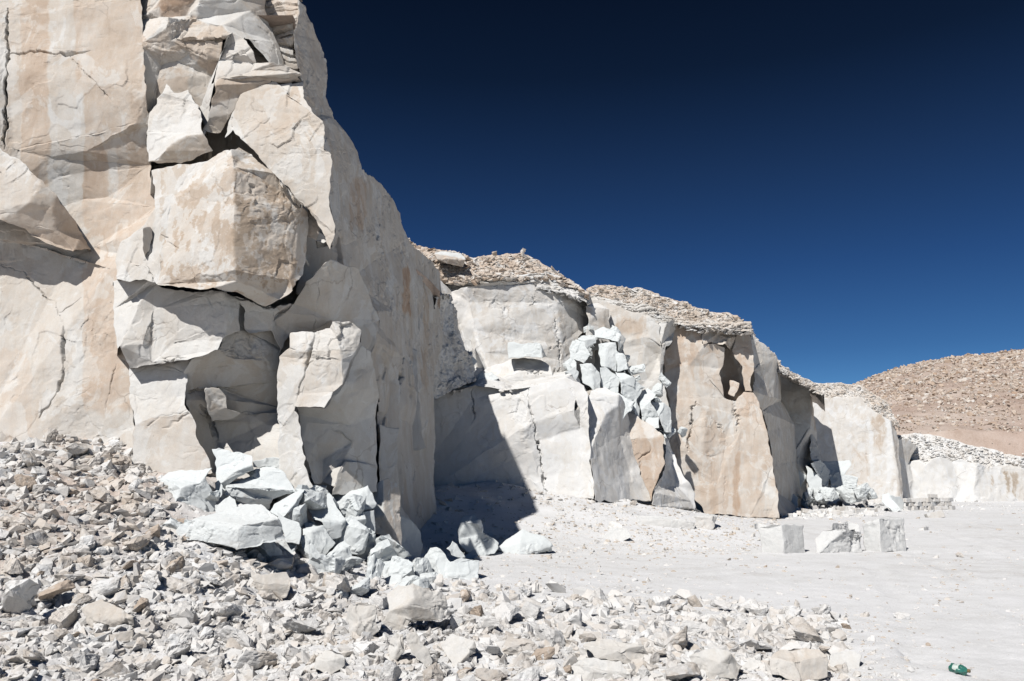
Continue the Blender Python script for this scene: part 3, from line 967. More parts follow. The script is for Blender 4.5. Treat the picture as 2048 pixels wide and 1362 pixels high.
# the hilltop behind the near face: solid ground the quarry has been cut into
SIL = np.array([(-700, -25, 17.6), (598, -25, 17.3), (601, 0, 17.2), (622, 40, 17.6), (648, 105, 18.2), (668, 235, 18.5), (690, 262, 18.9), (722, 336, 20.4), (774, 380, 22.8), (816, 480, 24.8), (860, 520, 27.4), (881, 545, 28.8)])
bx_ = np.linspace(-700, 881, 120); tt_ = np.linspace(0, 1, 50)
sy_ = np.interp(bx_, SIL[:, 0], SIL[:, 1]); sd_ = np.interp(bx_, SIL[:, 0], SIL[:, 2]) + .7
base_ = P3(bx_, sy_, sd_)
G_ = base_[:, None, :] + (base_[:, None, :] - np.array([0, 0, EYE])) * (tt_[None, :, None] * (70 - base_[:, None, 1:2]) / base_[:, None, 1:2])
G_[:, :, 2] = base_[:, None, 2] - .75 - .5 * np.minimum(tt_[None, :] * 20, 1)
fl_ = G_.reshape(-1, 3)
fl_[:, 2] += np.repeat(tt_[None] > .02, 120, 0).ravel() * .2 * fbm(fl_ * .4, 3)
I_ = np.arange(120 * 50).reshape(120, 50)
a, b_, c_, d_ = I_[:-1, :-1].ravel(), I_[1:, :-1].ravel(), I_[1:, 1:].ravel(), I_[:-1, 1:].ravel()
make_obj('hilltop', fl_, np.concatenate([np.stack([a, b_, c_], 1), np.stack([a, c_, d_], 1)]), M_HILL, near_cliff, {'warm': np.full(len(fl_), .4)})
# ------------------------------------------------------------------ the cliffs that run back to the right
def rubble_on(name, V, F, n, smin, smax, seed, parent, stain=(.1, .6), warm=(.3, 1.0), cond=None, label=None, mat=None):
    rs = np.random.RandomState(seed)
    c = V[F].mean(1)
    nr = np.cross(V[F[:, 1]] - V[F[:, 0]], V[F[:, 2]] - V[F[:, 0]])
    w = np.linalg.norm(nr, axis=1)
    q = to_px(c)
    if cond is not None: w = w * cond(q, c)
    # even cover as seen: smaller share for stretched faces
    k = rs.choice(len(F), n, p=w / w.sum())
    pos = c[k]
    size = smin * (smax / smin) ** (rs.rand(n) ** 3.2)
    st = stain[0] + (stain[1] - stain[0]) * rs.rand(n)
    wr = warm[0] + (warm[1] - warm[0]) * rs.rand(n)
    o = scatter_mesh(name, pos, size, rs, mat or M_RUB, shapes=CHIPS + FLATS * 2, tilt=.6, stain=st, warm=wr, sink=.5, parent=parent)
    o['kind'] = 'stuff'
    if label: o['label'] = label
    return o
ledge = empty('cliff', (3, 33, 1.2), 'pale stepped ledge in the middle, with a flat lower face half in blue shadow', 'cliff')
LP = dict(mat=M_PALE, parent=ledge, res=1.45)
patch('ledge_face', """
a 780 760; b 868 786; c 905 778; d 952 768; e 1010 778; f 1060 772; g 1130 756; h 1168 772; i 1175 800; j 1176 860; k 1180 905; l 1190 1000; m 1094 1000; n 990 1000; o 780 1030
p 1058 790; q 1062 845; r 1048 855; s 1046 880; t 1062 905; u 1058 950; v 1080 955; w 1074 880; x 1086 980; y 1030 850; z 1000 800; A 945 800; B 1150 800; C 1158 815; D 1146 820; E 1160 860; F 1164 940
""", """
a b c d A z y r s t u m n o | -6 -1 | .1 .25 .7
A d e z | -14 22 | .02 .05 1.6
z e f p q r y | -20 14 | .03 .05 1.6
r q w t s | 30 -6 | .1 0 1
t w v u | 36 -6 | .12 0 .8
p g B D C E F l m x v w q | -4 2 | .1 .05 .7
f g p | -5 34 | .02 0 1.5
g h i C B | -6 12 | .05 .05 1.5
C D E | 30 -20 | .15 0 1
C i j k l F E | -34 2 | .1 .1 1.8
u v x m | -6 2 | .05 0 .8
""", 32, seed=31, depth=2, cracks=[([(945, 770), (946, 800), (945, 850)], 2, .15), ([(1058, 780), (1061, 830), (1068, 860), (1078, 900), (1090, 960), (1095, 1000)], 2.5, .2), ([(1020, 800), (1026, 845)], 2, .08), ([(1143, 780), (1158, 812), (1144, 820)], 2, .12)], **LP)
V_, F_ = patch('ledge_top', """
a 780 720 35.1; b 868 745 35.1; c 900 735 35.5; d 940 728 35.9; e 985 742 36.1; f 1040 760 35.7; g 1110 745 36.1; h 1150 740 36.1; i 1180 800 33.3; j 1168 774 32.2; k 1130 758 32.3; l 1060 775 32.2; m 1010 781 32.1; n 952 772 32.1; o 905 782 32.1; p 868 790 32.1; q 780 765 32.1
""", """
a b c o p q | - | .15 .1 2
c d e m n o | - | .05 0 2
e f l m | - | .1 .1 2
f g k l | - | .1 .1 2
g h i j k | - | .05 .0 2
""", 33, seed=32, depth=1, wanch=1., **LP)[1:]
rubble_on('ledge_debris', V_, F_, 900, .05, .38, 5, ledge, (0, .35), (0, .25))
patch('shelf_mound', """
a 972 740; b 990 728; c 1020 718; d 1050 714; e 1085 720; f 1102 736; g 1104 750; h 1098 764; i 1040 772; j 975 764; k 1052 742; l 1078 748; m 960 752
""", """
a b c d k j m | -12 18 | .15 .1 .6
d e f g l k | 0 34 | .06 .1 .5
j k l g h i | 0 -2 | .05 .0 .6
""", 35.2, seed=33, depth=1.5, cracks=[([(1040, 739), (1060, 746), (1084, 746)], 3, .15)], **LP)
patch('shaded_notch', """
a 1172 800; b 1190 806; c 1212 826; d 1236 810; e 1262 850; f 1276 930; g 1304 1003; h 1190 1003; i 1180 905; j 1238 870; k 1258 940; l 1262 1000; m 1210 770; n 1240 790; o 1180 780; p 1250 800
""", """
a o m n d c b | -10 42 | .02 0 1.6
a b c d j k l h i | 56 4 | .2 0 .7
d p e f g l k j | 50 8 | .25 .1 .9
d n p | 40 30 | .05 0 1
""", lambda x, y: 32.4 + (x - 1172) * .022, seed=34, depth=2, **LP)
patch('orange_wedge', """
a 1243 824; b 1262 826; c 1280 836; d 1304 850; e 1328 872; f 1327 900; g 1331 928; h 1318 960; i 1307 988; j 1303 1005; k 1288 965; l 1275 935; m 1262 880; n 1300 876
""", """
a b c d n m | -8 20 | .35 .7 1.8
n d e | -5 20 | .3 .6 1.5
m n e f g h i j k l | -5 -3 | .6 .95 .8
""", 34.6, seed=35, depth=2, cracks=[([(1300, 890), (1300, 905), (1282, 918), (1284, 950)], 2.5, .12), ([(1270, 870), (1269, 900)], 2, .1)], **LP)
patch('leaning_slabs', """
a 1328 870; b 1336 880; c 1344 900; d 1358 930; e 1378 962; f 1392 985; g 1412 1030; h 1302 1012; i 1308 986; j 1331 928; k 1345 935; l 1352 970; m 1330 888; n 1380 1000; o 1390 1016
""", """
a b c k j m | 46 10 | .1 0 1.2
c d e l k | -30 20 | .05 0 1.2
j k l n o g h i | 52 8 | .25 .1 1
l e f o n | 20 20 | .05 0 1.5
""", 36, seed=36, depth=2, **LP)
# ---- upper back wall
upper = empty('cliff', (2, 40, 5.5), 'grey upper back wall above the ledge, topped by strata and brown rubble', 'cliff')
UP = dict(mat=M_PALE, parent=upper, res=1.45)
patch('back_wall', """
a 903 582; b 932 574; c 1000 562; d 1100 563; e 1160 576; f 1180 592; g 1183 640; h 1164 668; i 1146 700; j 1120 760; k 980 765; l 976 737; m 962 706; n 948 660; o 936 604; p 970 742; q 955 738; r 938 700; s 919 650; t 903 600; u 1115 605; v 1122 690; w 1124 720; x 1140 600
y 876 590; z 880 560; A 870 780; B 940 765; C 905 600; D 920 660
""", """
b c d u v w j k l m n o | 20 2 | .26 .1 1.3
d e x u | 26 6 | .25 .1 1.6
u x e f g h i w v | 42 0 | .3 .1 1
i j w | 40 0 | .2 0 1
a b o n m l k p q r s t | -36 2 | .1 .15 .8
z a t y | 30 0 | .3 .1 1
y t s r q B A | 48 0 | .3 0 1.6
""", 37, seed=41, depth=2, amp=1.2, cracks=[([(1108, 620), (1118, 700), (1122, 745)], 1.8, .1), ([(1065, 590), (1072, 605), (1060, 612)], 2, .12), ([(1078, 650), (1088, 652)], 2, .08)], **UP)
V_, F_ = patch('strata', """
a 876 545; b 905 552; c 940 556; d 1000 545; e 1060 548; f 1110 548; g 1150 562; h 1178 586; i 1182 606; j 1100 580; k 1000 580; l 930 586; m 904 600; n 880 590; o 1040 560; p 1080 562
""", """
a b c l m n | -14 14 | .1 .1 2.4
c d o k l | -4 18 | .08 .1 2
d e p o | -4 10 | .02 .0 1.6
o p j k | 6 6 | .15 .05 2
e f g h i j p | 12 16 | .08 .05 2.4
""", 37.5, seed=42, depth=1.5, bed=.2, **UP)[1:]
V2, F2 = patch('rubble_cap', """
a 800 470 29; b 832 490 30.5; c 865 497; d 905 505; e 955 516; f 985 509; g 1012 508; h 1042 505; i 1062 513; j 1085 528; k 1120 545; l 1150 565; m 1176 582; n 1178 592; o 1150 570; p 1110 556; q 1060 556; r 1000 553; s 940 562; t 905 560; u 876 556; v 850 540 31
""", """
a b c d u v | -10 34 | .5 .9 2.6
d e s t u | -6 34 | .5 .8 2.6
e f g r s | -4 36 | .5 .8 2.4
g h i q r | -4 36 | .5 .8 2.4
i j k p q | 6 34 | .5 .8 2.4
k l m n o p | 10 34 | .45 .7 2.4
""", lambda x, y: 38.3 + (560 - y) * .04, seed=43, depth=14, wanch=.1, amp=1.5, edit=lambda V, q, a: a, **UP)[1:]
rubble_on('cap_rubble', V2, F2, 6500, .06, .75, 6, upper, (.15, .75), (.2, .95))
rubble_on('strata_rubble', V_, F_, 1500, .06, .55, 8, upper, (0, .3), (0, .2))
patch('dark_corner', """
a 868 590 29.6; b 884 588 30; c 905 592 33.6; d 920 655 33.6; e 945 712 33.6; f 952 760 33; g 860 800 29.6; h 850 700 29.6
""", """
a b c d e f g h | - | .3 .0 2.4
""", 31, seed=44, wanch=1., depth=1, amp=2.0, **UP)
patch('wall_core', """
a 860 600 39; b 1180 600 40; c 1190 720 40; d 1185 1010 37; e 850 1010 36
""", """
a b c d e | - | .3 .1 1
""", 38, seed=46, depth=8, mat=M_ROCK, parent=upper, res=4)
# ---- cut square recess block beside the back wall
patch('square_block', """
a 1172 612; b 1195 606; c 1220 618; d 1220 660; e 1208 655; f 1182 652; g 1176 640; h 1208 620; i 1172 700; j 1225 700
""", """
a b c h | -5 30 | .1 .1 1
a h e f g | 16 -4 | .35 .2 1
h c d e | 60 -4 | .4 .1 1
g f e d j i | 20 -10 | .2 .0 1
""", 38, seed=45, depth=2, **UP)
# ---- the tall tan cliff
tan_ = empty('cliff', (15, 50, 0), 'tall tan cliff with a smooth scooped face and a dark cleft near its top', 'cliff')
TP = dict(mat=M_ROCK, parent=tan_, res=1.45)
patch('white_wall', """
a 1178 600; b 1220 608; c 1298 632; d 1321 652; e 1322 690; f 1326 745; g 1334 800; h 1340 905; i 1180 905; j 1180 700; k 1290 690; l 1297 672; m 1320 690; n 1316 715; o 1306 745; p 1284 740; q 1298 662; r 1300 640
""", """
a b r q l k p i j | -8 2 | .2 .2 .9
b c r | -6 10 | .2 .2 1.4
c d e m l q r | -5 2 | .1 0 1.2
l m n k | 10 -20 | .2 0 1
k n o p | 22 8 | .15 0 1
p o n m e f g h i | -10 4 | .1 .05 .8
""", 39.8, seed=51, depth=2, edit=lambda V, q, att: bands([(1235, 1295, 636, 680, .55, .5)], att, q, V), **TP)
patch('edge_pillar', """
a 1320 646; b 1338 640; c 1356 638; d 1352 660; e 1342 684; f 1330 692; g 1326 745; h 1320 750; i 1322 688; j 1334 645
""", """
a b j i | -40 6 | .02 .0 1.2
j c d e f i | 56 0 | .25 0 1.2
i f g h | 50 0 | .2 0 1.2
""", 40, seed=52, depth=1.5, **TP)
def ed_tan(V, q, att):
    return bands([(1420, 1436, 900, 1040, .5, .8), (1470, 1480, 900, 1040, .75, .9), (1500, 1515, 840, 1040, .4, .7), (1528, 1545, 940, 1030, .25, .5), (1390, 1400, 720, 790, .2, .3)], att, q, V)
patch('tan_face', """
a 1354 645; b 1380 642; c 1402 648; d 1408 672; e 1404 690; f 1390 716; g 1376 732; h 1344 737; i 1326 747; j 1330 700; k 1342 684; l 1338 800; m 1342 905; n 1360 950; o 1380 985; p 1412 1032; q 1396 806; r 1386 760; s 1398 792; t 1412 818; u 1408 880; v 1406 910; w 1422 960; x 1430 985; y 1436 1012; z 1446 1032
A 1450 695; B 1446 735; C 1440 745; D 1446 790; E 1468 818; F 1500 835; G 1452 870; H 1450 905; I 1424 915; J 1474 836; K 1480 862; L 1500 1032; M 1558 1034; N 1556 985; O 1546 930; P 1536 862; Q 1524 820; R 1506 782; S 1486 782; T 1470 800; U 1470 830; V 1410 690; W 1420 760
X 1470 668; Y 1498 665; Z 1502 700; AA 1509 742; AB 1500 768; AC 1490 780; AD 1478 730; AE 1463 698; AF 1430 690; AG 1440 668; AH 1410 662; AI 1455 680; AJ 1528 985; AK 1536 1034
""", """
a b c d e f g h i j k | -6 -2 | .55 .95 .8
i h g r s q l | -14 4 | .3 .6 1
l q t u v m | -8 1 | .35 .8 .9
m v w x y z p o n | -6 1 | .4 .8 1.3
f e V A B C D r g | 12 -8 | .4 .7 .5
r D W E T s | 8 0 | .25 .4 .5
s T U J G t q | 6 0 | .3 .5 .6
t G H I v u | 26 -4 | .45 .7 1
v I w | 10 0 | .4 .7 1
w I H K x | 4 0 | .4 .8 1
x K L z y | 3 0 | .4 .75 .9
G J K H | 6 2 | .35 .6 .6
J U F P O K | 0 4 | .4 .7 .6
K O N AJ AK L | 1 2 | .42 .75 .8
AJ N M AK | -16 2 | .3 .6 1.5
U T S R Q P F | -8 6 | .5 1. 1
""", 41, seed=53, depth=2.5, edit=ed_tan, cracks=[([(1395, 806), (1384, 818), (1382, 835), (1380, 858), (1376, 880), (1378, 900)], 2.6, .25), ([(1425, 838), (1440, 855), (1452, 872)], 2, .15), ([(1470, 800), (1466, 820), (1478, 836), (1474, 862)], 3, .3), ([(1445, 950), (1452, 955), (1450, 1010)], 1.5, .08), ([(1480, 960), (1482, 985)], 1.5, .06)], **TP)
patch('cleft', """
a 1400 680 42.8; b 1450 696 43.2; c 1463 690 43.4; d 1500 775 43.4; e 1502 810 43.4; f 1455 810 43.2; g 1430 750 43; h 1430 735 43
""", """
a b c d e f g h | - | .5 .5 1.2
""", 43.2, seed=54, depth=1, **TP)
patch('cleft_roof', """
a 1404 655; b 1425 652; c 1450 655; d 1478 655; e 1500 662; f 1480 672; g 1462 698; h 1450 690; i 1425 688; j 1405 690; k 1438 668; l 1458 676
""", """
a b c k i j | 6 14 | .4 .6 1.8
k l h i | -16 24 | .3 .7 1.2
c d e f l k | 18 -14 | .5 .4 1.2
l f g h | 46 -20 | .5 .4 1
""", 41.4, seed=55, depth=1.5, **TP)
patch('cleft_column', """
a 1475 668; b 1499 664; c 1504 700; d 1509 742; e 1500 768; f 1504 782; g 1490 782; h 1480 735; i 1464 700; j 1480 690
""", """
a b c j i | -10 4 | .4 .9 1
i j c d e f g h | -12 -2 | .45 .9 1
""", 41.4, seed=56, depth=1.5, **TP)
patch('cleft_stone', """
a 1460 760; b 1476 766; c 1473 782; d 1470 794; e 1458 788
""", """
a b c d e | -16 6 | .5 1. 1
""", 41.4, seed=57, depth=.8, **TP)
V_, F_ = patch('tan_strata', """
a 1178 592; b 1222 600; c 1290 610; d 1336 628; e 1356 634; f 1404 644; g 1450 642; h 1500 640; i 1503 666; j 1450 660; k 1404 658; l 1354 648; m 1320 650; n 1298 636; o 1220 618; p 1178 612
""", """
a b c n o p | -4 16 | .08 .05 2.2
c d e l m n | 4 10 | .2 .05 2.4
e f k l | -6 14 | .3 .5 2.4
f g h i j k | -4 12 | .35 .5 2.6
""", lambda x, y: np.interp(x, [1178, 1300, 1356, 1500], [40.2, 40.3, 41.2, 41.5]), seed=58, wanch=.3, depth=1.5, bed=.22, **TP)[1:]
V2, F2 = patch('tan_cap', """
a 1172 580; b 1190 572; c 1222 571; d 1280 577; e 1322 592; f 1400 616; g 1460 627; h 1490 642; i 1502 660; j 1500 648; k 1450 646; l 1404 648; m 1356 638; n 1336 632; o 1290 614; p 1222 604; q 1178 596
""", """
a b c p q | -4 36 | .5 .8 2.6
c d o p | -4 36 | .5 .75 2.6
d e n o | -2 36 | .45 .6 2.6
e f l m n | -2 36 | .45 .6 2.6
f g k l | -2 36 | .4 .6 2.6
g h i j k | 4 36 | .4 .6 2.6
""", lambda x, y: np.interp(x, [1178, 1300, 1356, 1500], [41.0, 41.1, 41.9, 42.3]) + (np.interp(x, [1172, 1280, 1400, 1500], [600, 612, 648, 655]) - y) * .045, seed=59, depth=16, wanch=.4, amp=1.6, **TP)[1:]
rubble_on('tan_cap_rubble', V2, F2, 7000, .07, .7, 7, tan_, (.12, .7), (.15, .7))
rubble_on('tan_strata_rubble', V_, F_, 1500, .06, .6, 9, tan_, (.1, .4), (.1, .5))
patch('tan_flank', """
a 1500 655 42; b 1512 680; c 1530 692; d 1546 706; e 1554 725 58; f 1560 745 59; g 1562 800 59; h 1590 850 62; i 1600 920 63; j 1620 1030 64; k 1556 1034 41.8; l 1556 985; m 1546 930; n 1536 862; o 1524 820; p 1506 782; q 1509 742; r 1504 700; s 1553 716; t 1548 795 57; u 1534 770; v 1515 735; w 1528 712
""", """
a b c d s w r | 30 4 | .25 .3 2
r w s t u v q | 38 -2 | .25 .1 .7
q v u t g h i j k l m n o p | - | .3 .15 1
s e f g t | - | .3 .1 1
""", lambda x, y: 41.8 + (x - 1505) * .2, seed=60, wanch=.3, depth=2.5, **TP)
patch('tan_core', """
a 1160 610 43; b 1350 660 46; c 1500 690 49; d 1545 745 54; e 1575 1040 55; f 1330 1040 45; g 1170 1010 38; h 1180 760 41
""", """
a b c d e f g h | - | .3 .2 1
""", 46, seed=64, wanch=1., depth=8, mat=M_ROCK, parent=tan_, res=4)
# ---- buttress beyond the tan cliff
but = empty('cliff', (22, 62, 0), 'narrow pale buttress beyond the tan cliff, rising from tumbled white blocks', 'cliff')
BP = dict(mat=M_ROCK, parent=but, res=1.45)
patch('buttress_face', """
a 1553 728 59; b 1575 738; c 1600 752; d 1622 768; e 1624 790; f 1622 848; g 1594 845; h 1584 846; i 1560 800; j 1555 760; k 1634 866; l 1628 830; m 1604 880; n 1596 925; o 1620 1030; p 1570 930; q 1636 910; r 1622 858; s 1640 1030
""", """
a b c d e f g h i j | -16 4 | .18 .2 1
e l k f | 40 -4 | .5 .5 1
h g f r m n p | -14 2 | .12 .1 .7
r f k q n m | 46 0 | .2 .05 .7
p n q s o | 40 12 | .15 0 1
""", 62, seed=61, depth=3, **BP)
patch('white_flake', """
a 1622 864 61.5; b 1632 885; c 1640 900; d 1646 918; e 1634 926; f 1622 918; g 1618 890
""", """
a b c d e f g | 30 16 | .1 0 2.4
""", 61.5, seed=62, depth=.8, **BP)
V2, F2 = patch('buttress_cap', """
a 1498 650 43.5; b 1512 678 47; c 1545 703 56; d 1560 728; e 1600 753; f 1632 766; g 1650 790; h 1625 775; i 1600 760; j 1575 746; k 1553 736; l 1542 716 56; m 1510 690 47
""", """
a b c l m | 10 30 | .4 .4 2.5
c d j k l | 6 34 | .3 .4 2.5
d e f g h i j | 4 36 | .35 .5 2.5
""", lambda x, y: 44 + (x - 1500) * .16, seed=63, depth=15, wanch=.1, **BP)[1:]
rubble_on('buttress_rubble', V2, F2, 3000, .1, .7, 10, but, (.1, .5), (.1, .6))
# ---- far flat wall
far = empty('cliff', (32, 72, 0), 'smooth flat far wall, pale grey with a straight right edge', 'cliff')
FP = dict(mat=M_PALE, parent=far, res=1.45)
patch('flat_wall', """
a 1615 770 70; b 1632 796; c 1660 798; d 1700 794; e 1722 797; f 1738 812; g 1760 828; h 1780 842; i 1786 880; j 1794 940; k 1800 1012 74; l 1610 1012 70; m 1790 846; n 1797 890; o 1808 1012
""", """
a b c d e f g h i j k l | -7 2 | .22 .2 .7
h m n o k j i | 44 2 | .35 .3 1
""", 72, seed=71, depth=5, edit=lambda V, q, att: bands([(1735, 1742, 830, 960, .02, 0), (1772, 1784, 840, 990, .05, 0), (1745, 1770, 830, 900, .5, .5), (1700, 1730, 900, 1000, .3, .6)], att, q, V), cracks=[([(1728, 912), (1738, 908)], 1.5, .1)], **FP)
V2, F2 = patch('far_rubble_bank', """
a 1630 764 74; b 1680 764; c 1720 770; d 1770 800; e 1800 850; f 1782 846; g 1760 832; h 1738 816; i 1722 800; j 1700 796; k 1660 800; l 1632 800
""", """
a b k l | -4 30 | .3 .4 2.5
b c i j k | -2 30 | .3 .5 2.5
c d h i | 0 30 | .4 .7 2.5
d e f g h | 10 30 | .4 .7 2.5
""", 73.5, seed=72, depth=10, wanch=.1, **FP)[1:]
rubble_on('bank_rubble', V2, F2, 4500, .1, .7, 11, far, (.1, .5), (.2, .8))
# ---- low white wall at the far right
low = empty('cliff', (42, 76, 0), 'low white quarry wall at the foot of the brown hill, stained on its right', 'cliff')
WP = dict(mat=M_PALE, parent=low, res=1.6)
patch('low_face', """
a 1786 880 77; b 1812 876; c 1835 892; d 1815 926; e 1796 912; f 1818 920; g 1840 918; h 1852 930; i 1880 915; j 1905 925; k 1920 918; l 1955 925; m 1975 935; n 2010 930; o 2060 940; p 2160 945; q 2160 1012; r 2060 1010 79; s 1955 1012; t 1902 1012; u 1826 1012 77; v 1805 1012; w 1826 960; x 1905 970; y 1922 975; z 1950 980; A 2000 970
""", """
a b c d e | 24 -14 | .3 0 .7
e d f w u v | 34 0 | .2 0 1
f g h i x t u w | -10 5 | .08 .05 1
i j y x | 30 0 | .15 0 1.4
j k l z s t x y | -14 8 | .03 0 1.5
l m A r s z | 14 0 | .12 .05 1.4
m n o r A | 4 2 | .25 .1 1.4
o p q r | 2 4 | .25 .1 1.2
""", 78, seed=81, depth=4, edit=lambda V, q, att: bands([(2010, 2016, 945, 1000, .8, .1), (2022, 2034, 950, 1000, .75, .1), (1985, 1992, 950, 990, .5, .2)], att, q, V), **WP)
V2, F2 = patch('low_rubble', """
a 1786 870 79; b 1840 868; c 1900 876; d 1960 895; e 2060 915; f 2160 930; g 2160 948; h 2060 943; i 1975 938; j 1955 928; k 1920 922; l 1880 920; m 1852 932; n 1820 915; o 1800 895
""", """
a b c l m n o | -4 24 | .06 .05 2
c d j k l | -2 22 | .1 .1 2
d e h i j | 0 22 | .15 .2 2
e f g h | 0 22 | .2 .3 2
""", 80, seed=82, depth=8, wanch=.1, **WP)[1:]
rubble_on('low_debris', V2, F2, 4500, .1, 1., 12, low, (0, .35), (0, .3))
# ---- brown hillside
hx = np.linspace(-40, 190, 260); hy = np.geomspace(76, 420, 220)
sk = P3(np.array([1560., 1640, 1680, 1730, 1800, 1860, 1950, 2048, 2200, 2500]), np.array([790., 768, 764, 745, 720, 705, 695, 683, 662, 640]), np.full(10, 200.))
skx = sk[:, 0] / sk[:, 1]; skz = sk[:, 2]
HX, HYY = np.meshgrid(hx, hy, indexing='ij')
bear = HX / HYY
top = np.interp(bear, skx, skz, left=18) - 2.0
t = np.clip((HYY - 78) / (200 - 78), 0, 1)
hp = np.stack([HX.ravel(), HYY.ravel(), 0 * HX.ravel()], 1)
HZ = np.where(HYY < 200, 5.2 + (top - 5.2) * (t ** .93), top - (HYY - 200) * .02)
HZ = HZ.ravel() + .5 * fbm(hp * .06, 4) + .12 * facets(hp * .5) * 2 + .25 * fbm(hp * .5, 3)
HZ = np.where(hp[:, 1] < 84, -1.5 + .7 * np.clip(hp[:, 1] - 79, 0, 5) * 1.6, HZ)
I = np.arange(len(hx) * len(hy)).reshape(len(hx), len(hy))
a, b_, c, d_ = I[:-1, :-1].ravel(), I[1:, :-1].ravel(), I[1:, 1:].ravel(), I[:-1, 1:].ravel()
hv = np.stack([hp[:, 0], hp[:, 1], HZ], 1); hf_ = np.concatenate([np.stack([a, b_, c], 1), np.stack([a, c, d_], 1)])
hill = make_obj('hillside', hv, hf_, M_HILL, None, {'warm': np.clip(.35 + .9 * pnoise(hp * .08 + 4), 0, 1)})
tag(hill, 'bare pinkish brown hillside strewn with pale stones', 'hill', kind='structure')
rs = np.random.RandomState(21)
qx = rs.uniform(1600, 2140, 60000); qy = rs.uniform(660, 930, 60000)
qd = to_px(hv); 
# stones on the hill, even in the picture
k = rs.randint(len(hf_), size=420000)
cc = hv[hf_[k]].mean(1); qq = to_px(cc)
keep = (qq[:, 0] > 1580) & (qq[:, 0] < 2200) & (cc[:, 1] < 205) & (rs.rand(len(k)) < np.clip(.5 + .8 * pnoise(cc * .11 + 2) + .4 * pnoise(cc * .5), .12, 1))
cc = cc[keep][:48000]
hs = tag(scatter_mesh('hillside_rubble', cc, .19 * (cc[:, 1] / 90) * (5 ** (rs.rand(len(cc)) ** 3)), rs, M_RUB, shapes=CHIPS, tilt=.7, stain=.3 + .6 * rs.rand(len(cc)), warm=.55 + .45 * rs.rand(len(cc)), sink=.12), 'pale stones strewn over the brown hillside', 'rubble', kind='stuff')
# ------------------------------------------------------------------ single boulders and blocks
BN = [100]
CUR = [M_BLOCK]
def boulder(name, label, cat, VS, FS, d=None, thick=.5, stain=None, warm=None, group=None, amp=1.0, res=1.45, mat=None, wanch=.12, smooth=2, cracks=()):
    rows = [t.split() for t in VS.replace('\n', ';').split(';') if t.split()]
    ys = [float(r[2]) for r in rows]; ym = max(ys)
    if d is None:
        kx = np.mean([float(r[1]) for r in rows if float(r[2]) > ym - 4])
        P, dd = hit_ground(np.array([kx]), np.array([ym - 1.0]))
        d = float(dd[0])
    out = []
    for r in rows:
        y = float(r[2])
        if y > ym - 5: y += 4
        out.append(' '.join([r[0], r[1], str(y)] + r[3:]))
    BN[0] += 1
    o, V, F = patch(name, ';'.join(out), FS, d, mat or CUR[0], None, res=res, depth=thick, cap=True, seed=BN[0], amp=amp * 1.9, smooth=smooth, wanch=wanch, cracks=cracks, fq=np.clip(40.0 / d, 1, 3))
    return tag(o, label, cat, group)
B_ = 'boulder'
# the pile of fresh white blocks at the foot of the near cliff
boulder(B_, 'big squarish white boulder with a shaded right face, leftmost in the fresh pile', B_, """
a 320 956; b 338 944; c 421 936; d 411 951; e 402 965; f 363 977; g 352 971; h 351 1002; i 330 1021; j 322 988; k 432 1000; l 428 1020; m 380 1050; n 356 1052""", """
a b c d e f g | -25 48 | .05
a g f h i j | -45 8 | .05
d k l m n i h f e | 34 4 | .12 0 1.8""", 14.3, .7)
boulder(B_, 'pale slab leaning behind the squarish boulder, its underside dark', B_, """
a 425 900; b 437 896; c 462 902; d 505 911; e 484 921; f 431 938; g 503 929; h 480 938; i 443 968; j 434 962; k 503 938; l 446 974""", """
a b c d e f | -4 22 | .1 0 1.5
f e d g h i j | -20 38 | .02
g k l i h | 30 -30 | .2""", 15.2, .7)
boulder(B_, 'wide flat-topped slab with a dark overhanging front edge in the pile', B_, """
a 491 943; b 528 932; c 561 937; d 567 944; e 546 942; f 515 958; g 499 954; h 464 962; i 452 974; j 483 976; k 545 1001; l 590 982; m 538 1018; n 448 990""", """
a b c d e f g | -10 40 | .0
g f e d l k j i h | -8 32 | .04
i j k m n | 32 -18 | .25 0 1.5""", 15.2, .7)
boulder(B_, 'rough grey boulder at the back top of the fresh pile', B_, """
a 505 920; b 528 916; c 560 914; d 582 911; e 599 937; f 594 954; g 577 946; h 561 938; i 528 932; j 505 933; k 606 976; l 592 986; m 570 962""", """
a b i j | 30 0 | .2
b c d e f g h i | 18 12 | .12 0 2.6
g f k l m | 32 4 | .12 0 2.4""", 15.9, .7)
boulder(B_, 'sharp pointed wedge of white rock tilted up to the right', B_, """
a 610 978; b 580 992; c 549 1008; d 538 1023; e 566 1032; f 596 1008""", """
a b c d e | -20 44 | .0
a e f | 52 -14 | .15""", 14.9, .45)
boulder(B_, 'flat grey-white slab sloping down to the right in the middle of the pile', B_, """
a 606 984; b 649 983; c 659 987; d 690 1040; e 683 1046; f 645 1043; g 624 1037; h 611 1004; i 682 1070; j 668 1074; k 655 1062""", """
a b c d e f g h | -2 32 | .04
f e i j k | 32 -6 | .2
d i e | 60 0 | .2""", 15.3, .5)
boulder(B_, 'prism-shaped white boulder with a rough right end lying on the pile', B_, """
a 662 991; b 700 980; c 735 970; d 722 990; e 717 1018; f 673 1014; g 755 1006; h 749 1014; i 720 1020""", """
a b c d e f | -22 36 | .02
c g h i e d | 30 16 | .06 0 2""", 16.3, .6)
boulder(B_, 'tall upright tan slab at the right end of the fresh pile', B_, """
a 766 960; b 744 978; c 750 1011; d 748 1038; e 768 1029; f 778 955; g 795 970; h 802 1006; i 803 1096; j 781 1094; k 773 1076; l 750 1064""", """
a b c d e | -28 4 | .12 .3 1.2
a f g h i j k l d e | 33 2 | .45 .35 .9""", 17.0, .6)
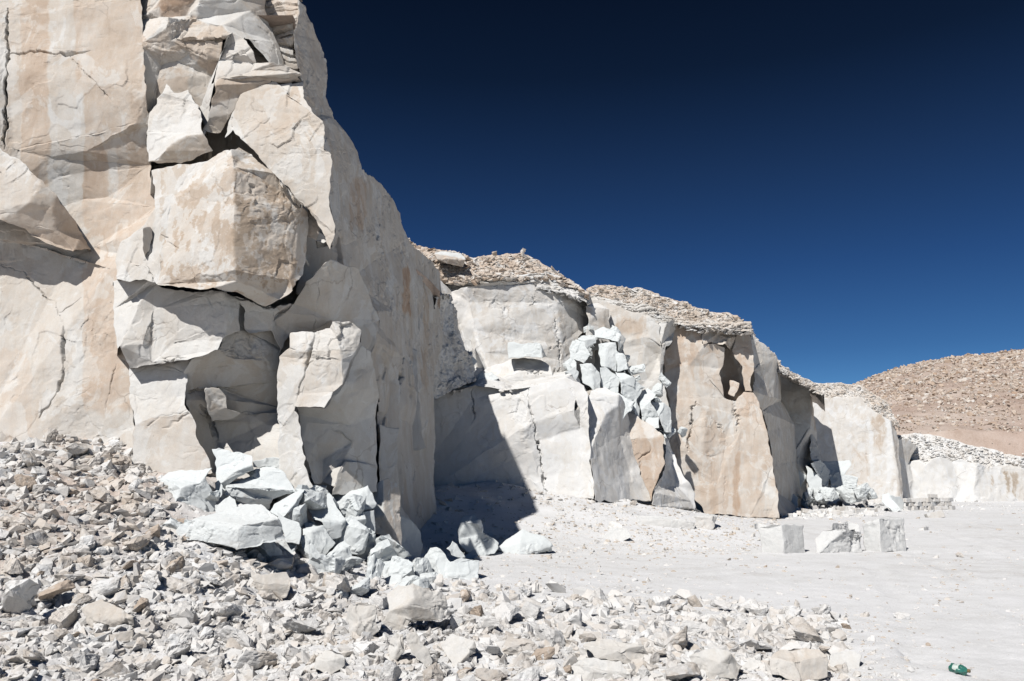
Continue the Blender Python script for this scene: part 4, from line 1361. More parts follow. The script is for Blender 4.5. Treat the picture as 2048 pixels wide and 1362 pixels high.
boulder(B_, 'rounded shaded boulder half hidden behind the tall upright slab', B_, """
a 800 1030; b 820 1040; c 840 1062; d 848 1090; e 836 1118; f 800 1115""", """
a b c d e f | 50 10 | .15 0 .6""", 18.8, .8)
boulder(B_, 'squarish block under the prism-shaped boulder, left face lit', B_, """
a 684 1026; b 713 1028; c 708 1064; d 696 1046; e 748 1020; f 748 1066; g 714 1068""", """
a b c d | -30 20 | .02
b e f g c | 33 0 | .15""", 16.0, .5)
boulder(B_, 'large foreground boulder with a chipped flat front, lying below the squarish one', B_, """
a 349 1060; b 390 1038; c 430 1026; d 464 1016; e 494 1007; f 520 1012; g 557 1038; h 553 1042; i 486 1049; j 475 1060; k 472 1096; l 438 1086; m 371 1079; n 564 1053; o 572 1073; p 557 1080""", """
b c d e f g h i j | -6 52 | .10 .1 1.3
a b j k l m | -14 8 | .12 .05 1.8
i h g n o p k j | 28 -6 | .14 .05 1.3""", 12.9, .8, )
boulder(B_, 'bluish white block wedged to the right of the large foreground boulder', B_, """
a 553 1027; b 594 1042; c 603 1060; d 598 1085; e 571 1081; f 566 1060""", """
a b c d e f | 6 24 | .02""", 14.2, .5)
boulder(B_, 'angular block with a shaded front below the flat sloping slab', B_, """
a 604 1057; b 646 1050; c 672 1088; d 649 1103; e 623 1099; f 622 1064; g 608 1086""", """
a f e g | -32 14 | .02
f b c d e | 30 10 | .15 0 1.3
a b f | 0 60 | .05""", 14.9, .5)
boulder(B_, 'rough standing pointed rock in front of the tall slab', B_, """
a 737 1055; b 746 1064; c 752 1085; d 759 1106; e 741 1114; f 712 1114; g 709 1088; h 717 1070; i 731 1090""", """
a i f g h | -18 14 | .04 0 2
a b c d e f i | 24 12 | .05 0 2.4""", 15.6, .4)
boulder(B_, 'tilted block with lit top edge left of the rough pointed rock', B_, """
a 651 1112; b 691 1078; c 702 1090; d 668 1113; e 700 1130; f 661 1132""", """
a b c d | -20 42 | .05
d c e f a | 24 4 | .1 0 1.3""", 14.6, .5)
boulder(B_, 'low white block with a dark left end below the upright slab', B_, """
a 737 1110; b 768 1108; c 817 1119; d 825 1129; e 820 1148; f 767 1157; g 768 1126; h 747 1151; i 739 1126""", """
a b c d g i | -4 50 | .0
i g f h | -62 -8 | .15
g d e f | 16 14 | .03 0 1.2""", 15.2, .6)
boulder(B_, 'small lit block with a dark right side below the low white block', B_, """
a 768 1158; b 786 1150; c 805 1148; d 811 1170; e 790 1174; f 770 1172; g 801 1170""", """
a b c g e f | -14 30 | .05
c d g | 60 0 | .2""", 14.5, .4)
boulder(B_, 'small slab caught between the pillar foot and the pile', B_, """
a 604 959; b 622 962; c 655 972; d 648 984; e 632 984; f 618 978""", """
a b c f | -5 44 | .05
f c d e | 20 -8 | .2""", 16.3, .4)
boulder(B_, 'thin white chip standing between the squarish boulder and the flat-topped slab', B_, """
a 430 966; b 438 964; c 443 974; d 442 990; e 436 999; f 430 980""", """
a b c d e f | -26 10 | .0""", 14.6, .15)
boulder(B_, 'small cream triangular rock in front of the dark slab edge', B_, """
a 430 1010; b 460 992; c 479 1008; d 470 1016; e 432 1020""", """
a b c d e | -5 30 | .12 .1""", 13.9, .4)
# boulders on the floor by the shadow
boulder(B_, 'standing rounded boulder with a knobbly foot at the edge of the shadow', B_, """
a 920 1046; b 927 1032; c 947 1026; d 962 1037; e 955 1045; f 935 1046; g 968 1065; h 998 1086; i 989 1107; j 961 1113; k 929 1106; l 919 1076; m 948 1076; n 950 1100""", """
a b c d e f | -10 48 | .02 0 1.4
a f e d g m n j k l | 12 -2 | .06 0 .5
g h i j n m | 18 16 | .06 0 2.2""", None, .8)
boulder(B_, 'tent-shaped white boulder beside the standing one on the quarry floor', B_, """
a 990 1097; b 1047 1056; c 1087 1076; d 1103 1091; e 1039 1086; f 1041 1108; g 1022 1106; h 1102 1102""", """
a b c d e f g | -8 38 | .02 0 .8
e d h f | 24 -2 | .1 0 1.4""", None, .8)
boulder(B_, 'bluish white block with a curved top lying alone in front of the shadow', B_, """
a 845 1129; b 861 1097; c 880 1098; d 871 1123; e 883 1155; f 858 1142; g 925 1114; h 955 1121; i 956 1156; j 950 1160; k 900 1124""", """
a b c d e f | -38 12 | .04
c k g h i j e d | 10 16 | .02 0 1.3""", None, .6)
boulder(B_, 'small wedge leaning in the shade left of the standing boulder', B_, """
a 894 1098; b 906 1080; c 920 1096; d 928 1108; e 905 1106""", """
a b c d e | 30 10 | .05""", 18.6, .4)
boulder(B_, 'small white rock in front of the standing boulder', B_, """
a 926 1112; b 945 1098; c 955 1106; d 953 1114; e 930 1118""", """
a b c d e | -20 30 | .02""", None, .3)
# rubble boulders in the foreground
CUR[0] = M_ROCK
boulder(B_, 'largest foreground boulder, pale left facet and shadowed hollow beneath', B_, """
a 774 1192; b 795 1173; c 826 1169; d 828 1198; e 780 1222; f 891 1188; g 897 1218; h 881 1243; i 850 1218; j 817 1212; k 834 1242; l 821 1236; m 807 1260; n 770 1260; o 766 1243""", """
a b c d e | -24 32 | .12 .05
c f g h i j d | 30 12 | .2 .08 1.5
e d j l m n o | 8 -4 | .25 .1 1.6
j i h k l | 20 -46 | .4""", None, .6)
boulder(B_, 'knobbly cream boulder left of the largest foreground boulder', B_, """
a 693 1241; b 698 1210; c 721 1206; d 748 1210; e 754 1227; f 751 1241; g 758 1261; h 737 1279; i 705 1273; j 722 1242""", """
b c d e f j | 14 8 | .2 .1 1.4
a b j i | -22 8 | .18 .1 1.4
j f g h i | 12 -6 | .2 .1 1.6""", None, .45)
boulder(B_, 'rounded buff boulder in the middle of the rubble, below the chipped one', B_, """
a 500 1142; b 538 1146; c 571 1145; d 581 1168; e 571 1195; f 545 1202; g 519 1187; h 505 1164; i 540 1168""", """
a b c d i h | 8 18 | .3 .12 1.4
h i d e f g | 12 -4 | .35 .12 1.6""", None, .45)
boulder(B_, 'broad flat slab lying on a second slab at the left of the rubble', B_, """
a 163 1216; b 200 1198; c 240 1216; d 267 1235; e 271 1250; f 223 1266; g 182 1254; h 225 1240""", """
a b c d h | -4 42 | .4 .15 1.3
a h d e f g | 6 -8 | .35 .15 1.5""", None, .5)
boulder(B_, 'lower of two stacked slabs, mostly in shade, left side of the rubble', B_, """
a 186 1262; b 225 1270; c 268 1258; d 267 1277; e 223 1288; f 196 1284""", """
a b c d e f | 14 2 | .4 .15 1.5""", None, .4)
boulder(B_, 'smooth egg-like pale boulder near the bottom edge left of centre', B_, """
a 627 1335; b 631 1316; c 653 1300; d 690 1316; e 686 1331; f 660 1347; g 655 1322""", """
b c d g | -10 40 | .12 .05
a b g f | -20 4 | .15 .05
g d e f | 20 4 | .15 .05""", None, .4)
boulder(B_, 'diamond-shaped slab with a bright flat face among the front rubble', B_, """
a 880 1290; b 906 1268; c 951 1280; d 954 1303; e 910 1332; f 895 1315; g 938 1306""", """
a b c g e f | -10 34 | .08 .03 .8
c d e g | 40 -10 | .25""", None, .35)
boulder(B_, 'long grey slab leaning to the left between front rocks', B_, """
a 815 1268; b 832 1266; c 850 1294; d 865 1325; e 860 1340; f 832 1317; g 817 1288""", """
a b c d e f g | 16 14 | .22 .03 1.2""", None, .2)
boulder(B_, 'upright shard with a pale edge beside the long leaning slab', B_, """
a 791 1266; b 809 1272; c 807 1305; d 783 1326; e 776 1292; f 797 1290""", """
a f d e | -30 10 | .1 .1
a b c d f | 20 4 | .2 .1""", None, .25)
boulder(B_, 'white block with a flat top at the bottom edge, just right of centre', B_, """
a 1140 1330; b 1172 1316; c 1240 1322; d 1262 1345; e 1258 1385; f 1150 1385; g 1180 1345""", """
a b c d g | -5 46 | .05 .02
a g f | -40 10 | .1
g d e f | 16 8 | .12 0 1.4""", 7.6, .5)
boulder(B_, 'broad brown-edged boulder at the bottom right of the rubble', B_, """
a 1540 1318; b 1560 1300; c 1640 1296; d 1656 1312; e 1652 1352; f 1600 1364; g 1545 1350; h 1590 1326""", """
a b c d h | -8 48 | .35 .3 1.3
a h f g | -16 10 | .2 .2 1.3
h d e f | 14 10 | .3 .35 1.5""", None, .5)
boulder(B_, 'bright white slab standing on the right end of the front rubble', B_, """
a 1656 1346; b 1662 1308; c 1700 1302; d 1722 1312; e 1718 1340; f 1700 1372; g 1655 1372""", """
a b c d e f g | -4 26 | .0 0 .8""", 8.0, .4)
boulder(B_, 'long flat white slab at the bottom edge left of the broad brown-edged boulder', B_, """
a 1470 1345; b 1496 1318; c 1560 1336; d 1598 1362; e 1590 1385; f 1468 1385""", """
a b c d e f | -6 34 | .0 0 .8""", 7.8, .4)
boulder(B_, 'grey boulder with a dark right side behind the long flat white slab', B_, """
a 1380 1310; b 1420 1296; c 1462 1306; d 1484 1330; e 1476 1358; f 1400 1356; g 1440 1324""", """
a b c g | -4 44 | .15
a g e f | -6 8 | .2
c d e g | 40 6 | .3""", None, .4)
boulder(B_, 'wide buff rock at the bottom edge, third from the right end of the rubble', B_, """
a 1164 1290; b 1210 1278; c 1290 1290; d 1300 1312; e 1280 1326; f 1190 1318; g 1240 1302""", """
a b c g | -4 50 | .2 .1
a g e f | -8 6 | .2 .1
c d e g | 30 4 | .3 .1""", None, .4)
# ------------------------------------------------------------------ tumbled boulders on the middle ledge
CUR[0] = M_BLOCK
for lab, vs, fs, d, th in [
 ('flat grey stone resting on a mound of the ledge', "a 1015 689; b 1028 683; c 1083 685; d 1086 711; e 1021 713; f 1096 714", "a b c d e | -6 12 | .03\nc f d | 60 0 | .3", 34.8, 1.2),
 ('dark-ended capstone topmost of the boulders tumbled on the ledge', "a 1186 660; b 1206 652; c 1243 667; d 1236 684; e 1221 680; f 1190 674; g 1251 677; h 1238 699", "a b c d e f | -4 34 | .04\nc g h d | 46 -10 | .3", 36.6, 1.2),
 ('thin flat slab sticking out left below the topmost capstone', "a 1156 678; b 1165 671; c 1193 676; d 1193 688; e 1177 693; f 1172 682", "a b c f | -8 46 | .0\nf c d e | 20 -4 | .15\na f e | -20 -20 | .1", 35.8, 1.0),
 ('big rounded white boulder, largest on the left of the ledge heap', "a 1136 714; b 1143 685; c 1160 681; d 1172 686; e 1183 708; f 1169 723; g 1150 718", "a b c d e f g | -14 12 | .02", 35.2, 1.3),
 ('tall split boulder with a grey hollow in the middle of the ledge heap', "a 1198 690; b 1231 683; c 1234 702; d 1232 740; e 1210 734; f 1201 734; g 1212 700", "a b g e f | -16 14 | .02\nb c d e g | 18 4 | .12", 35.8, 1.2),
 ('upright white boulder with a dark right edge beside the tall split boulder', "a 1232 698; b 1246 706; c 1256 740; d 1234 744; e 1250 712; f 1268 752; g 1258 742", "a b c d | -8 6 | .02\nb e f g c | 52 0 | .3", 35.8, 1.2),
 ('grey face boulder low in the centre of the ledge heap', "a 1199 734; b 1211 735; c 1231 749; d 1241 761; e 1239 788; f 1223 793; g 1208 787; h 1201 758", "a b c d e f g h | 6 6 | .08 0 1", 35.2, 1.3),
 ('large boulder with bright flat top and grey front, right of the ledge heap', "a 1231 748; b 1247 745; c 1264 753; d 1241 760; e 1291 774; f 1267 803; g 1241 789", "a b c d | -8 50 | .0\nc e f g d | 22 -2 | .1", 35.4, 1.6),
 ('angular boulder with a bright vertical sliver at the left of the ledge heap', "a 1159 728; b 1182 724; c 1199 744; d 1201 783; e 1187 781; f 1165 768; g 1184 752", "a b g e f | -12 10 | .03\nb c d e g | 24 0 | .15", 34.8, 1.3),
 ('small white rock at the far left end of the ledge heap', "a 1126 724; b 1140 714; c 1154 724; d 1150 738; e 1133 736", "a b c d e | -14 16 | .0", 34.6, .9),
 ('little wedge below the far left rock of the ledge heap', "a 1128 744; b 1146 734; c 1158 746; d 1152 762; e 1136 756", "a b c d e | 14 6 | .08", 34.3, .8),
 ('white crumbled rock spilling over the notch below the grey face boulder', "a 1214 796; b 1240 788; c 1268 806; d 1262 820; e 1246 836; f 1226 812", "a b c d e f | -8 34 | .0 0 1.6", 34.6, 1.0),
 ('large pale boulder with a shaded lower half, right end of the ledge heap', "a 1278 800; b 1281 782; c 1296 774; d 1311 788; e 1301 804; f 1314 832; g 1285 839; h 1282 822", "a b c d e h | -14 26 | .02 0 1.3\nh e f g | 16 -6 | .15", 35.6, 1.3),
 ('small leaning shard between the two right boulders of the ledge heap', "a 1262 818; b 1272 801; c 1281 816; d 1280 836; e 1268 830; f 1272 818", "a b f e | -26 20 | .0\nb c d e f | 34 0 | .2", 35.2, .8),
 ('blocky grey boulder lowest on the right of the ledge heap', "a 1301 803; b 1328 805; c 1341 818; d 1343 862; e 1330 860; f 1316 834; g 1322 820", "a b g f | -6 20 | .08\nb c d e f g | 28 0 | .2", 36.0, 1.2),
 ('pale rounded rock on top of the orange wedge', "a 1290 842; b 1298 834; c 1315 836; d 1317 850; e 1300 852", "a b c d e | -6 24 | .02", 35.0, .8),
 ('lit angular rock between the orange wedge and the tan cliff', "a 1328 852; b 1342 846; c 1344 860; d 1336 876; e 1329 872", "a b c d e | -20 18 | .03", 36.2, .8),
 ('pale block leaning against the light-coloured strip of the back wall', "a 920 712; b 931 709; c 945 733; d 934 738; e 945 712; f 953 722", "a b c d | 10 10 | .05\nb e f c | 26 10 | .05", 33.6, .9),
 ('white crumbled stone on the left part of the ledge top', "a 948 758; b 962 746; c 985 744; d 996 756; e 980 766; f 956 766", "a b c d e f | -8 30 | .0 0 2", 34.0, 1.0),
 ]:
    boulder(B_, lab, B_, vs, fs, d, th, group=None, amp=1.4)
# blocks at the foot of the far buttress
for lab, vs, fs, d, th in [
 ('pale triangular block in the dark gully beyond the tan cliff', "a 1586 930; b 1611 949; c 1600 975; d 1592 960", "a b c d | -10 8 | .05", 61, 1.6),
 ('leaning white block at the foot of the far buttress', "a 1613 931; b 1645 960; c 1642 978; d 1620 983; e 1612 960", "a b c d e | -6 14 | .03", 60.5, 2),
 ('dark-faced boulder at the foot of the far buttress', "a 1622 926; b 1640 920; c 1664 948; d 1670 962; e 1656 974; f 1640 962", "a b c d e f | 46 -6 | .2", 61.5, 2),
 ('large flat white block in front of the flat far wall', "a 1646 920; b 1703 923; c 1704 932; d 1694 942; e 1712 952; f 1700 994; g 1664 990; h 1660 950; i 1690 950", "a b c d h | -8 36 | .0\nh d i e f g | -8 10 | .03 0 1.6", 62, 3),
 ('grey upright block against the base of the flat far wall', "a 1711 977; b 1734 976; c 1735 997; d 1712 998", "a b c d | 36 0 | .3", 64, 1.5),
 ('white angular block tipped over before the tall dark corner of the tan cliff', "a 1566 1004; b 1592 988; c 1598 994; d 1594 1012; e 1576 1020", "a b c d e | -20 26 | .02", None, 1.2),
 ('long white block slanting down left of the brick stack', "a 1764 990; b 1774 988; c 1796 1008; d 1804 1018; e 1790 1024; f 1764 1004", "a b c d e f | -14 26 | .0", None, 1.2),
 ('grey-ended block right of the long slanting one', "a 1778 992; b 1802 994; c 1808 1004; d 1804 1020; e 1794 1008", "a b c d e | 28 14 | .12", None, 1.0),
 ]:
    boulder(B_, lab, B_, vs, fs, d, th, amp=1.5)
# ------------------------------------------------------------------ dressed blocks on the floor
cb = 'cut_block'
for lab, vs, fs, th in [
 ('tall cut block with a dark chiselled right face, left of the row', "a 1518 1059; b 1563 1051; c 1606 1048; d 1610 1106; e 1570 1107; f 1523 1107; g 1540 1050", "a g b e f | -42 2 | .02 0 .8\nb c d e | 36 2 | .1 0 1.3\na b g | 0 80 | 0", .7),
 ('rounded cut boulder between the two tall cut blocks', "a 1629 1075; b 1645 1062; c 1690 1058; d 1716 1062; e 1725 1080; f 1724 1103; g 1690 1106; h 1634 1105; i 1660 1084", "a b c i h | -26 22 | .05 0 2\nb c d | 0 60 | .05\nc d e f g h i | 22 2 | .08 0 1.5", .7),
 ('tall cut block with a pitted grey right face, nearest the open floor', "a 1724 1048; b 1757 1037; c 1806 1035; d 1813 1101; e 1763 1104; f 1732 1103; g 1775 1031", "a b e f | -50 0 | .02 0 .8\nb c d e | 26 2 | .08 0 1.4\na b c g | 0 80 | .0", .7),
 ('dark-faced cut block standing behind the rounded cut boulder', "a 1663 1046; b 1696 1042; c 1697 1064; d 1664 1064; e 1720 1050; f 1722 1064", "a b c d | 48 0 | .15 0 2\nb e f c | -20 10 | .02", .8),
 ('small cut block with a dark end, far left of the row', "a 1508 1050; b 1516 1049; c 1516 1060; d 1508 1061; e 1534 1052; f 1533 1060", "a b c d | 46 0 | .2\nb e f c | -20 30 | .03", .5),
 ('small dark cut stone alone on the floor right of the row', "a 1849 1051; b 1858 1050; c 1859 1061; d 1850 1062; e 1836 1053; f 1836 1061", "a b c d | 46 0 | .2\ne a d f | -40 20 | .03", .4),
 ('long low cut block lying below the tan cliff', "a 1274 1034; b 1312 1032; c 1389 1042; d 1390 1060; e 1275 1056; f 1312 1040; g 1276 1040", "a b c f g | -4 50 | .03\ng f c d e | 2 6 | .12 .1", .8),
 ('short squared block at the right end of the long low one', "a 1390 1031; b 1412 1029; c 1435 1031; d 1428 1059; e 1391 1060; f 1424 1034", "a b c f | 0 60 | .05\na f d e | -6 4 | .25 .25 1.2\nc d f | 60 0 | .3", .7),
 ('white half-buried block on the scree left of the long low one', "a 1208 1070; b 1222 1052; c 1250 1056; d 1262 1072; e 1240 1082; f 1212 1080", "a b c d e f | -12 28 | .02", .6),
 ]:
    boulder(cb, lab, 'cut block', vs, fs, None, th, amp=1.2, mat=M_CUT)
# ------------------------------------------------------------------ brick stack and squared stones at the far right
rs = np.random.RandomState(77)
bv = []
def brick_mesh(k):
    bm = bmesh.new()
    bmesh.ops.create_cube(bm, size=1.0)
    for v in bm.verts: v.co = Vector((v.co.x * .95, v.co.y * .42, v.co.z * .40)) + Vector(rs.uniform(-.03, .03, 3))
    bmesh.ops.bevel(bm, geom=bm.edges[:], offset=.03, segments=1, affect='EDGES')
    me = bpy.data.meshes.new('squared_stone'); bm.to_mesh(me); bm.free()
    a = me.attributes.new('stain', 'FLOAT', 'POINT'); a.data.foreach_set('value', np.full(len(me.vertices), .1 + .25 * rs.rand(), np.float32))
    me.attributes.new('warm', 'FLOAT', 'POINT')
    me.materials.append(M_STONE)
    return me
BRK = [brick_mesh(k) for k in range(6)]
P0, _d = hit_ground(np.array([1808., 1912.]), np.array([1021., 1019.]))
ax_ = (P0[1] - P0[0])[:2]; ln_ = np.linalg.norm(ax_); ax_ = ax_ / ln_
yaw0 = math.atan2(ax_[1], ax_[0])
rows = 4
BS = .66
nb = int(ln_ / (1.04 * BS))
for r in range(rows):
    for k in range(nb - (r % 2)):
        if r == 3 and (k < 2 or rs.rand() < .4): continue
        t = (k + .5 + .5 * (r % 2)) * 1.03 * BS + rs.uniform(-.05, .05)
        o = bpy.data.objects.new('squared_stone', BRK[rs.randint(6)])
        p = P0[0][:2] + ax_ * t + rs.uniform(-.05, .05, 2)
        o.location = (p[0], p[1], gheight(np.array(p[0]), np.array(p[1])) + (.2 + r * .405) * BS)
        o.scale = (BS, BS, BS)
        o.rotation_euler = (rs.uniform(-.05, .05), rs.uniform(-.06, .06), yaw0 + rs.uniform(-.3, .3))
        COL.objects.link(o)
        tag(o, 'squared building stone laid in the neat dry stack under the low white wall', 'building stone', 'squared stones in the neat stack')
for (px, py, w, rz) in [(1690, 1012, 1.1, .3), (1712, 1009, 1.0, -.4), (1700, 1020, 1.0, .1), (1726, 1016, 1.0, .5), (1684, 1022, 1.1, -.1), (1745, 1024, .9, .3), (1668, 1030, 1.0, 0), (1694, 1031, 1.0, .2), (1716, 1027, 1.1, .5), (1738, 1030, .9, -.3), (1614, 1027, .9, .1), (1598, 1032, .8, 1.2), (1870, 1036, 1.3, 0), (1655, 1016, .8, .9), (1630, 1018, .8, .4)]:
    P, dd = hit_ground(np.array([px * 1.0]), np.array([py * 1.0]))
    o = bpy.data.objects.new('squared_stone', BRK[rs.randint(6)])
    w *= .72; o.location = P[0] + np.array([0, 0, .12]); o.scale = (w, w, w)
    o.rotation_euler = (rs.uniform(-.2, .2), rs.uniform(-.25, .25), rz)
    COL.objects.link(o)
    tag(o, 'squared building stone tossed loose on the floor behind the tall cut blocks', 'building stone', 'squared stones lying loose')
# ------------------------------------------------------------------ loose stones, one object each for the ones that show largest
rs = np.random.RandomState(5)
def stone_mesh(k):
    V, F = rich_stone(rs, (1, .6 + .35 * rs.rand(), (.3 + .25 * rs.rand()) if k % 2 else (.45 + .35 * rs.rand())), k + 3, .075)
    me = bpy.data.meshes.new('loose_stone')
    me.from_pydata(V.tolist(), [], F.tolist()); me.update()
    for p in me.polygons: p.use_smooth = False
    return me
def stone_variant(me, st, wm, mat=None):
    m = me.copy()
    for nm, v in (('stain', st), ('warm', wm)):
        a = m.attributes.new(nm, 'FLOAT', 'POINT'); a.data.foreach_set('value', np.full(len(m.vertices), v, np.float32))
    m.materials.append(mat or M_STONE)
    return m
SH = [stone_mesh(k) for k in range(12)]
KINDS = {'pale': [stone_variant(m, .10, .05) for m in SH], 'buff': [stone_variant(m, .38, .25) for m in SH], 'brown': [stone_variant(m, .62, .55) for m in SH]}
# outline of the loose rubble in the photograph
RUB = [(-80, 905), (90, 872), (215, 872), (330, 960), (360, 1060), (560, 1095), (640, 1130), (760, 1170), (870, 1165), (1000, 1175), (1180, 1190), (1400, 1200), (1560, 1215), (1690, 1235), (1680, 1300), (1720, 1362), (1740, 1420), (-80, 1420)]
def inside(x, y, poly):
    r = np.zeros(len(x), bool); n = len(poly)
    for i in range(n):
        x1, y1 = poly[i]; x2, y2 = poly[(i + 1) % n]
        c = ((y1 > y) != (y2 > y)) & (x < (x2 - x1) * (y - y1) / (y2 - y1 + 1e-9) + x1)
        r ^= c
    return r
TAKEN = [(x, y, r) for x, y, r in [(460, 1050, 105), (375, 990, 60), (540, 1172, 42), (215, 1240, 55), (655, 1325, 34), (835, 1212, 62), (725, 1243, 38), (917, 1300, 40), (840, 1300, 28), (790, 1295, 22), (1205, 1345, 58), (1600, 1325, 58), (1690, 1335, 36), (1530, 1350, 60), (1430, 1325, 50), (1230, 1300, 60), (680, 1105, 32), (780, 1130, 48), (790, 1160, 26), (735, 1085, 28)]]
cand = []
# traced stones: x, y of the middle, width, kind
for t in """275 1085 60 buff;330 1105 52 pale;415 1120 46 pale;470 1150 44 buff;600 1168 60 buff;620 1120 34 pale;300 1160 55 pale;200 1165 70 pale;150 1150 60 buff;60 1075 70 buff;30 1035 60 buff;120 1130 44 buff;230 1045 60 pale;150 1020 55 buff;40 1200 90 pale;95 1180 60 brown;30 1250 60 pale;165 1310 70 pale;230 1340 50 buff;350 1290 70 pale;410 1270 40 pale;470 1275 60 pale;540 1240 60 pale;360 1225 46 buff;280 1205 44 brown;300 1060 50 brown;340 1130 50 brown;600 1250 60 pale;510 1320 60 buff;580 1300 50 pale;700 1310 50 buff;740 1310 60 pale;660 1225 40 buff;560 1345 50 pale;430 1320 50 buff;1010 1225 55 pale;1060 1218 50 pale;1020 1265 50 buff;960 1220 40 brown;970 1240 60 pale;1000 1300 50 pale;1040 1290 56 buff;1080 1305 44 brown;1060 1340 60 pale;990 1345 56 buff;940 1345 60 pale;1100 1260 60 pale;1150 1235 50 pale;1190 1250 60 buff;1260 1240 50 pale;1300 1265 60 pale;1350 1275 60 buff;1380 1250 50 pale;1290 1345 60 pale;1350 1340 60 buff;1120 1210 40 pale;1440 1270 60 buff;1500 1290 60 buff;1480 1240 40 pale;1560 1275 50 buff;1640 1280 46 brown;1695 1245 30 brown;930 1190 36 brown;1050 1180 40 pale;905 1255 40 pale;870 1345 50 buff;770 1345 60 pale;100 870 50 buff;150 895 60 buff;60 920 50 buff;210 930 50 pale;110 940 44 brown;270 970 40 pale;205 985 46 buff;310 1010 40 pale""".split(';'):
    a = t.split(); cand.append((float(a[0]), float(a[1]), float(a[2]) * 1.05, a[3]))
n_tr = len(cand)
xs = rs.uniform(-40, 1760, 9000); ys = rs.uniform(880, 1400, 9000)
ok = inside(xs, ys, RUB)
for x, y in zip(xs[ok], ys[ok]):
    f = np.interp(y, [880, 1080, 1180, 1300, 1400], [.5, .65, .9, 1.2, 1.35])
    if y < np.interp(x, [900, 1700], [1195, 1235]) + 20 and x > 850: f *= .55
    w = f * (22 + 62 * rs.rand() ** 2.0)
    k = rs.rand(); br = x < 330 + 60 * rs.rand()
    cand.append((x, y, w, ('brown' if k < .05 + .2 * br else 'buff' if k < .42 + .3 * br else 'pale')))
placed = []
NMAX = 215
cand = cand[:n_tr] + sorted(cand[n_tr:], key=lambda c: -c[2] + 14 * rs.rand())
for i, c in enumerate(cand):
    c = (c[0], c[1], c[2] * np.interp(c[1], [1080, 1220], [1.25, 1.5]), c[3])
    if len(placed) >= NMAX: break
    if any((c[0] - x) ** 2 + ((c[1] - y) * 1.35) ** 2 < (.8 * r + .42 * c[2]) ** 2 for x, y, r in TAKEN): continue
    if i >= n_tr and any((c[0] - p[0]) ** 2 + ((c[1] - p[1]) * 1.4) ** 2 < (.40 * (p[2] + c[2])) ** 2 for p in placed): continue
    placed.append(c)
px = np.array([c[0] for c in placed]); py = np.array([c[1] + c[2] * .25 for c in placed])
PP, DD = hit_ground(px, py, 3.0)
LAB = {'pale': 'pale angular stone lying loose in the rubble of the foreground', 'buff': 'buff weathered stone lying loose in the rubble of the foreground', 'brown': 'brownish stone lying loose among the paler rubble of the foreground'}
for c, p, d in zip(placed, PP, DD):
    if not np.isfinite(d): continue
    o = bpy.data.objects.new('rock', KINDS[c[3]][rs.randint(12)])
    s = c[2] * d / FPX
    o.location = p + np.array([0, 0, s * .16])
    o.scale = (s * 1.08, s * rs.uniform(.85, 1.1), s * rs.uniform(.8, 1.15))
    o.rotation_euler = (rs.normal() * .38, rs.normal() * .38, rs.uniform(0, 6.28))
    COL.objects.link(o)
    tag(o, LAB[c[3]], 'rock', c[3] + ' stones in the loose rubble')
BIG = [stone_variant(stone_mesh(k), .04, .02, M_BLOCK) for k in range(9)]
def heap(lab, group, spots, sz, seed, nm='boulder'):
    rs = np.random.RandomState(seed)
    for x, y, d, w in spots:
        if d is None:
            P, dd = hit_ground(np.array([x * 1.0]), np.array([y * 1.0])); d = dd[0]; P = P[0]
        else:
            P = P3(x, y, d)
        s = w * d / FPX * sz
        o = bpy.data.objects.new(nm, BIG[rs.randint(9)])
        o.location = P + np.array([0, 0, s * .1]); o.scale = (s, s * rs.uniform(.85, 1.15), s * rs.uniform(.9, 1.3))
        o.rotation_euler = (rs.normal() * .6, rs.normal() * .6, rs.uniform(0, 6.28))
        COL.objects.link(o); tag(o, lab, nm, group)
heap('fresh white block in the pile spilling from the near cliff into the rubble', 'fresh white blocks in the pile', [(345, 1062, None, 60), (470, 1000, 15.2, 60), (520, 990, 15.4, 55), (585, 1035, 15.0, 66), (600, 1100, None, 60), (640, 1085, None, 70), (690, 1060, 15.6, 70), (705, 1030, 16.0, 60), (655, 1020, 15.8, 60), (730, 1115, None, 60), (780, 1105, None, 60), (690, 1150, None, 66), (640, 1135, None, 56), (745, 1165, None, 60), (835, 1150, None, 46), (575, 1105, None, 46), (520, 1100, None, 50), (720, 1190, None, 60), (810, 1180, None, 44), (640, 960, 16.6, 46), (560, 945, 16.2, 50), (860, 1170, None, 40), (430, 1000, 14.4, 40), (700, 985, 16.8, 50), (760, 1140, None, 80), (610, 1120, None, 80), (850, 1185, None, 60), (680, 1190, None, 70), (540, 1120, None, 60), (385, 1075, None, 70), (650, 1150, None, 70), (800, 1165, None, 60), (560, 985, 15.8, 70), (625, 1010, 15.4, 80), (715, 1090, 15.4, 90), (770, 1115, 15.6, 80)], 1.5, 3)
rs9 = np.random.RandomState(12)
sp = []
for k in range(46):
    t = rs9.rand()
    x = np.interp(t, [0, .4, 1], [1185, 1220, 1315]) + rs9.normal() * np.interp(t, [0, .4, 1], [26, 32, 20]); y = np.interp(t, [0, 1], [668, 865]) + rs9.normal() * 10
    sp.append((x, y, np.interp(x, [1120, 1220, 1340], [36.2, 36.6, 37.2]) + np.interp(y, [660, 870], [1.5, -.6]), 22 + 34 * rs9.rand() ** 1.6))
heap('jagged pale block lodged in the rockfall chute above the middle ledge', 'jagged blocks in the rockfall chute', sp, 1.15, 4, 'rock')
heap('white block fallen on the ground between the far buttress and the flat wall', 'fallen blocks at the far buttress', [(1600 + 8 * k + 10 * rs9.normal(), 986 + 26 * rs9.rand(), 60 - 3 * rs9.rand(), 24 + 30 * rs9.rand()) for k in range(16)], 1.1, 5, 'rock')
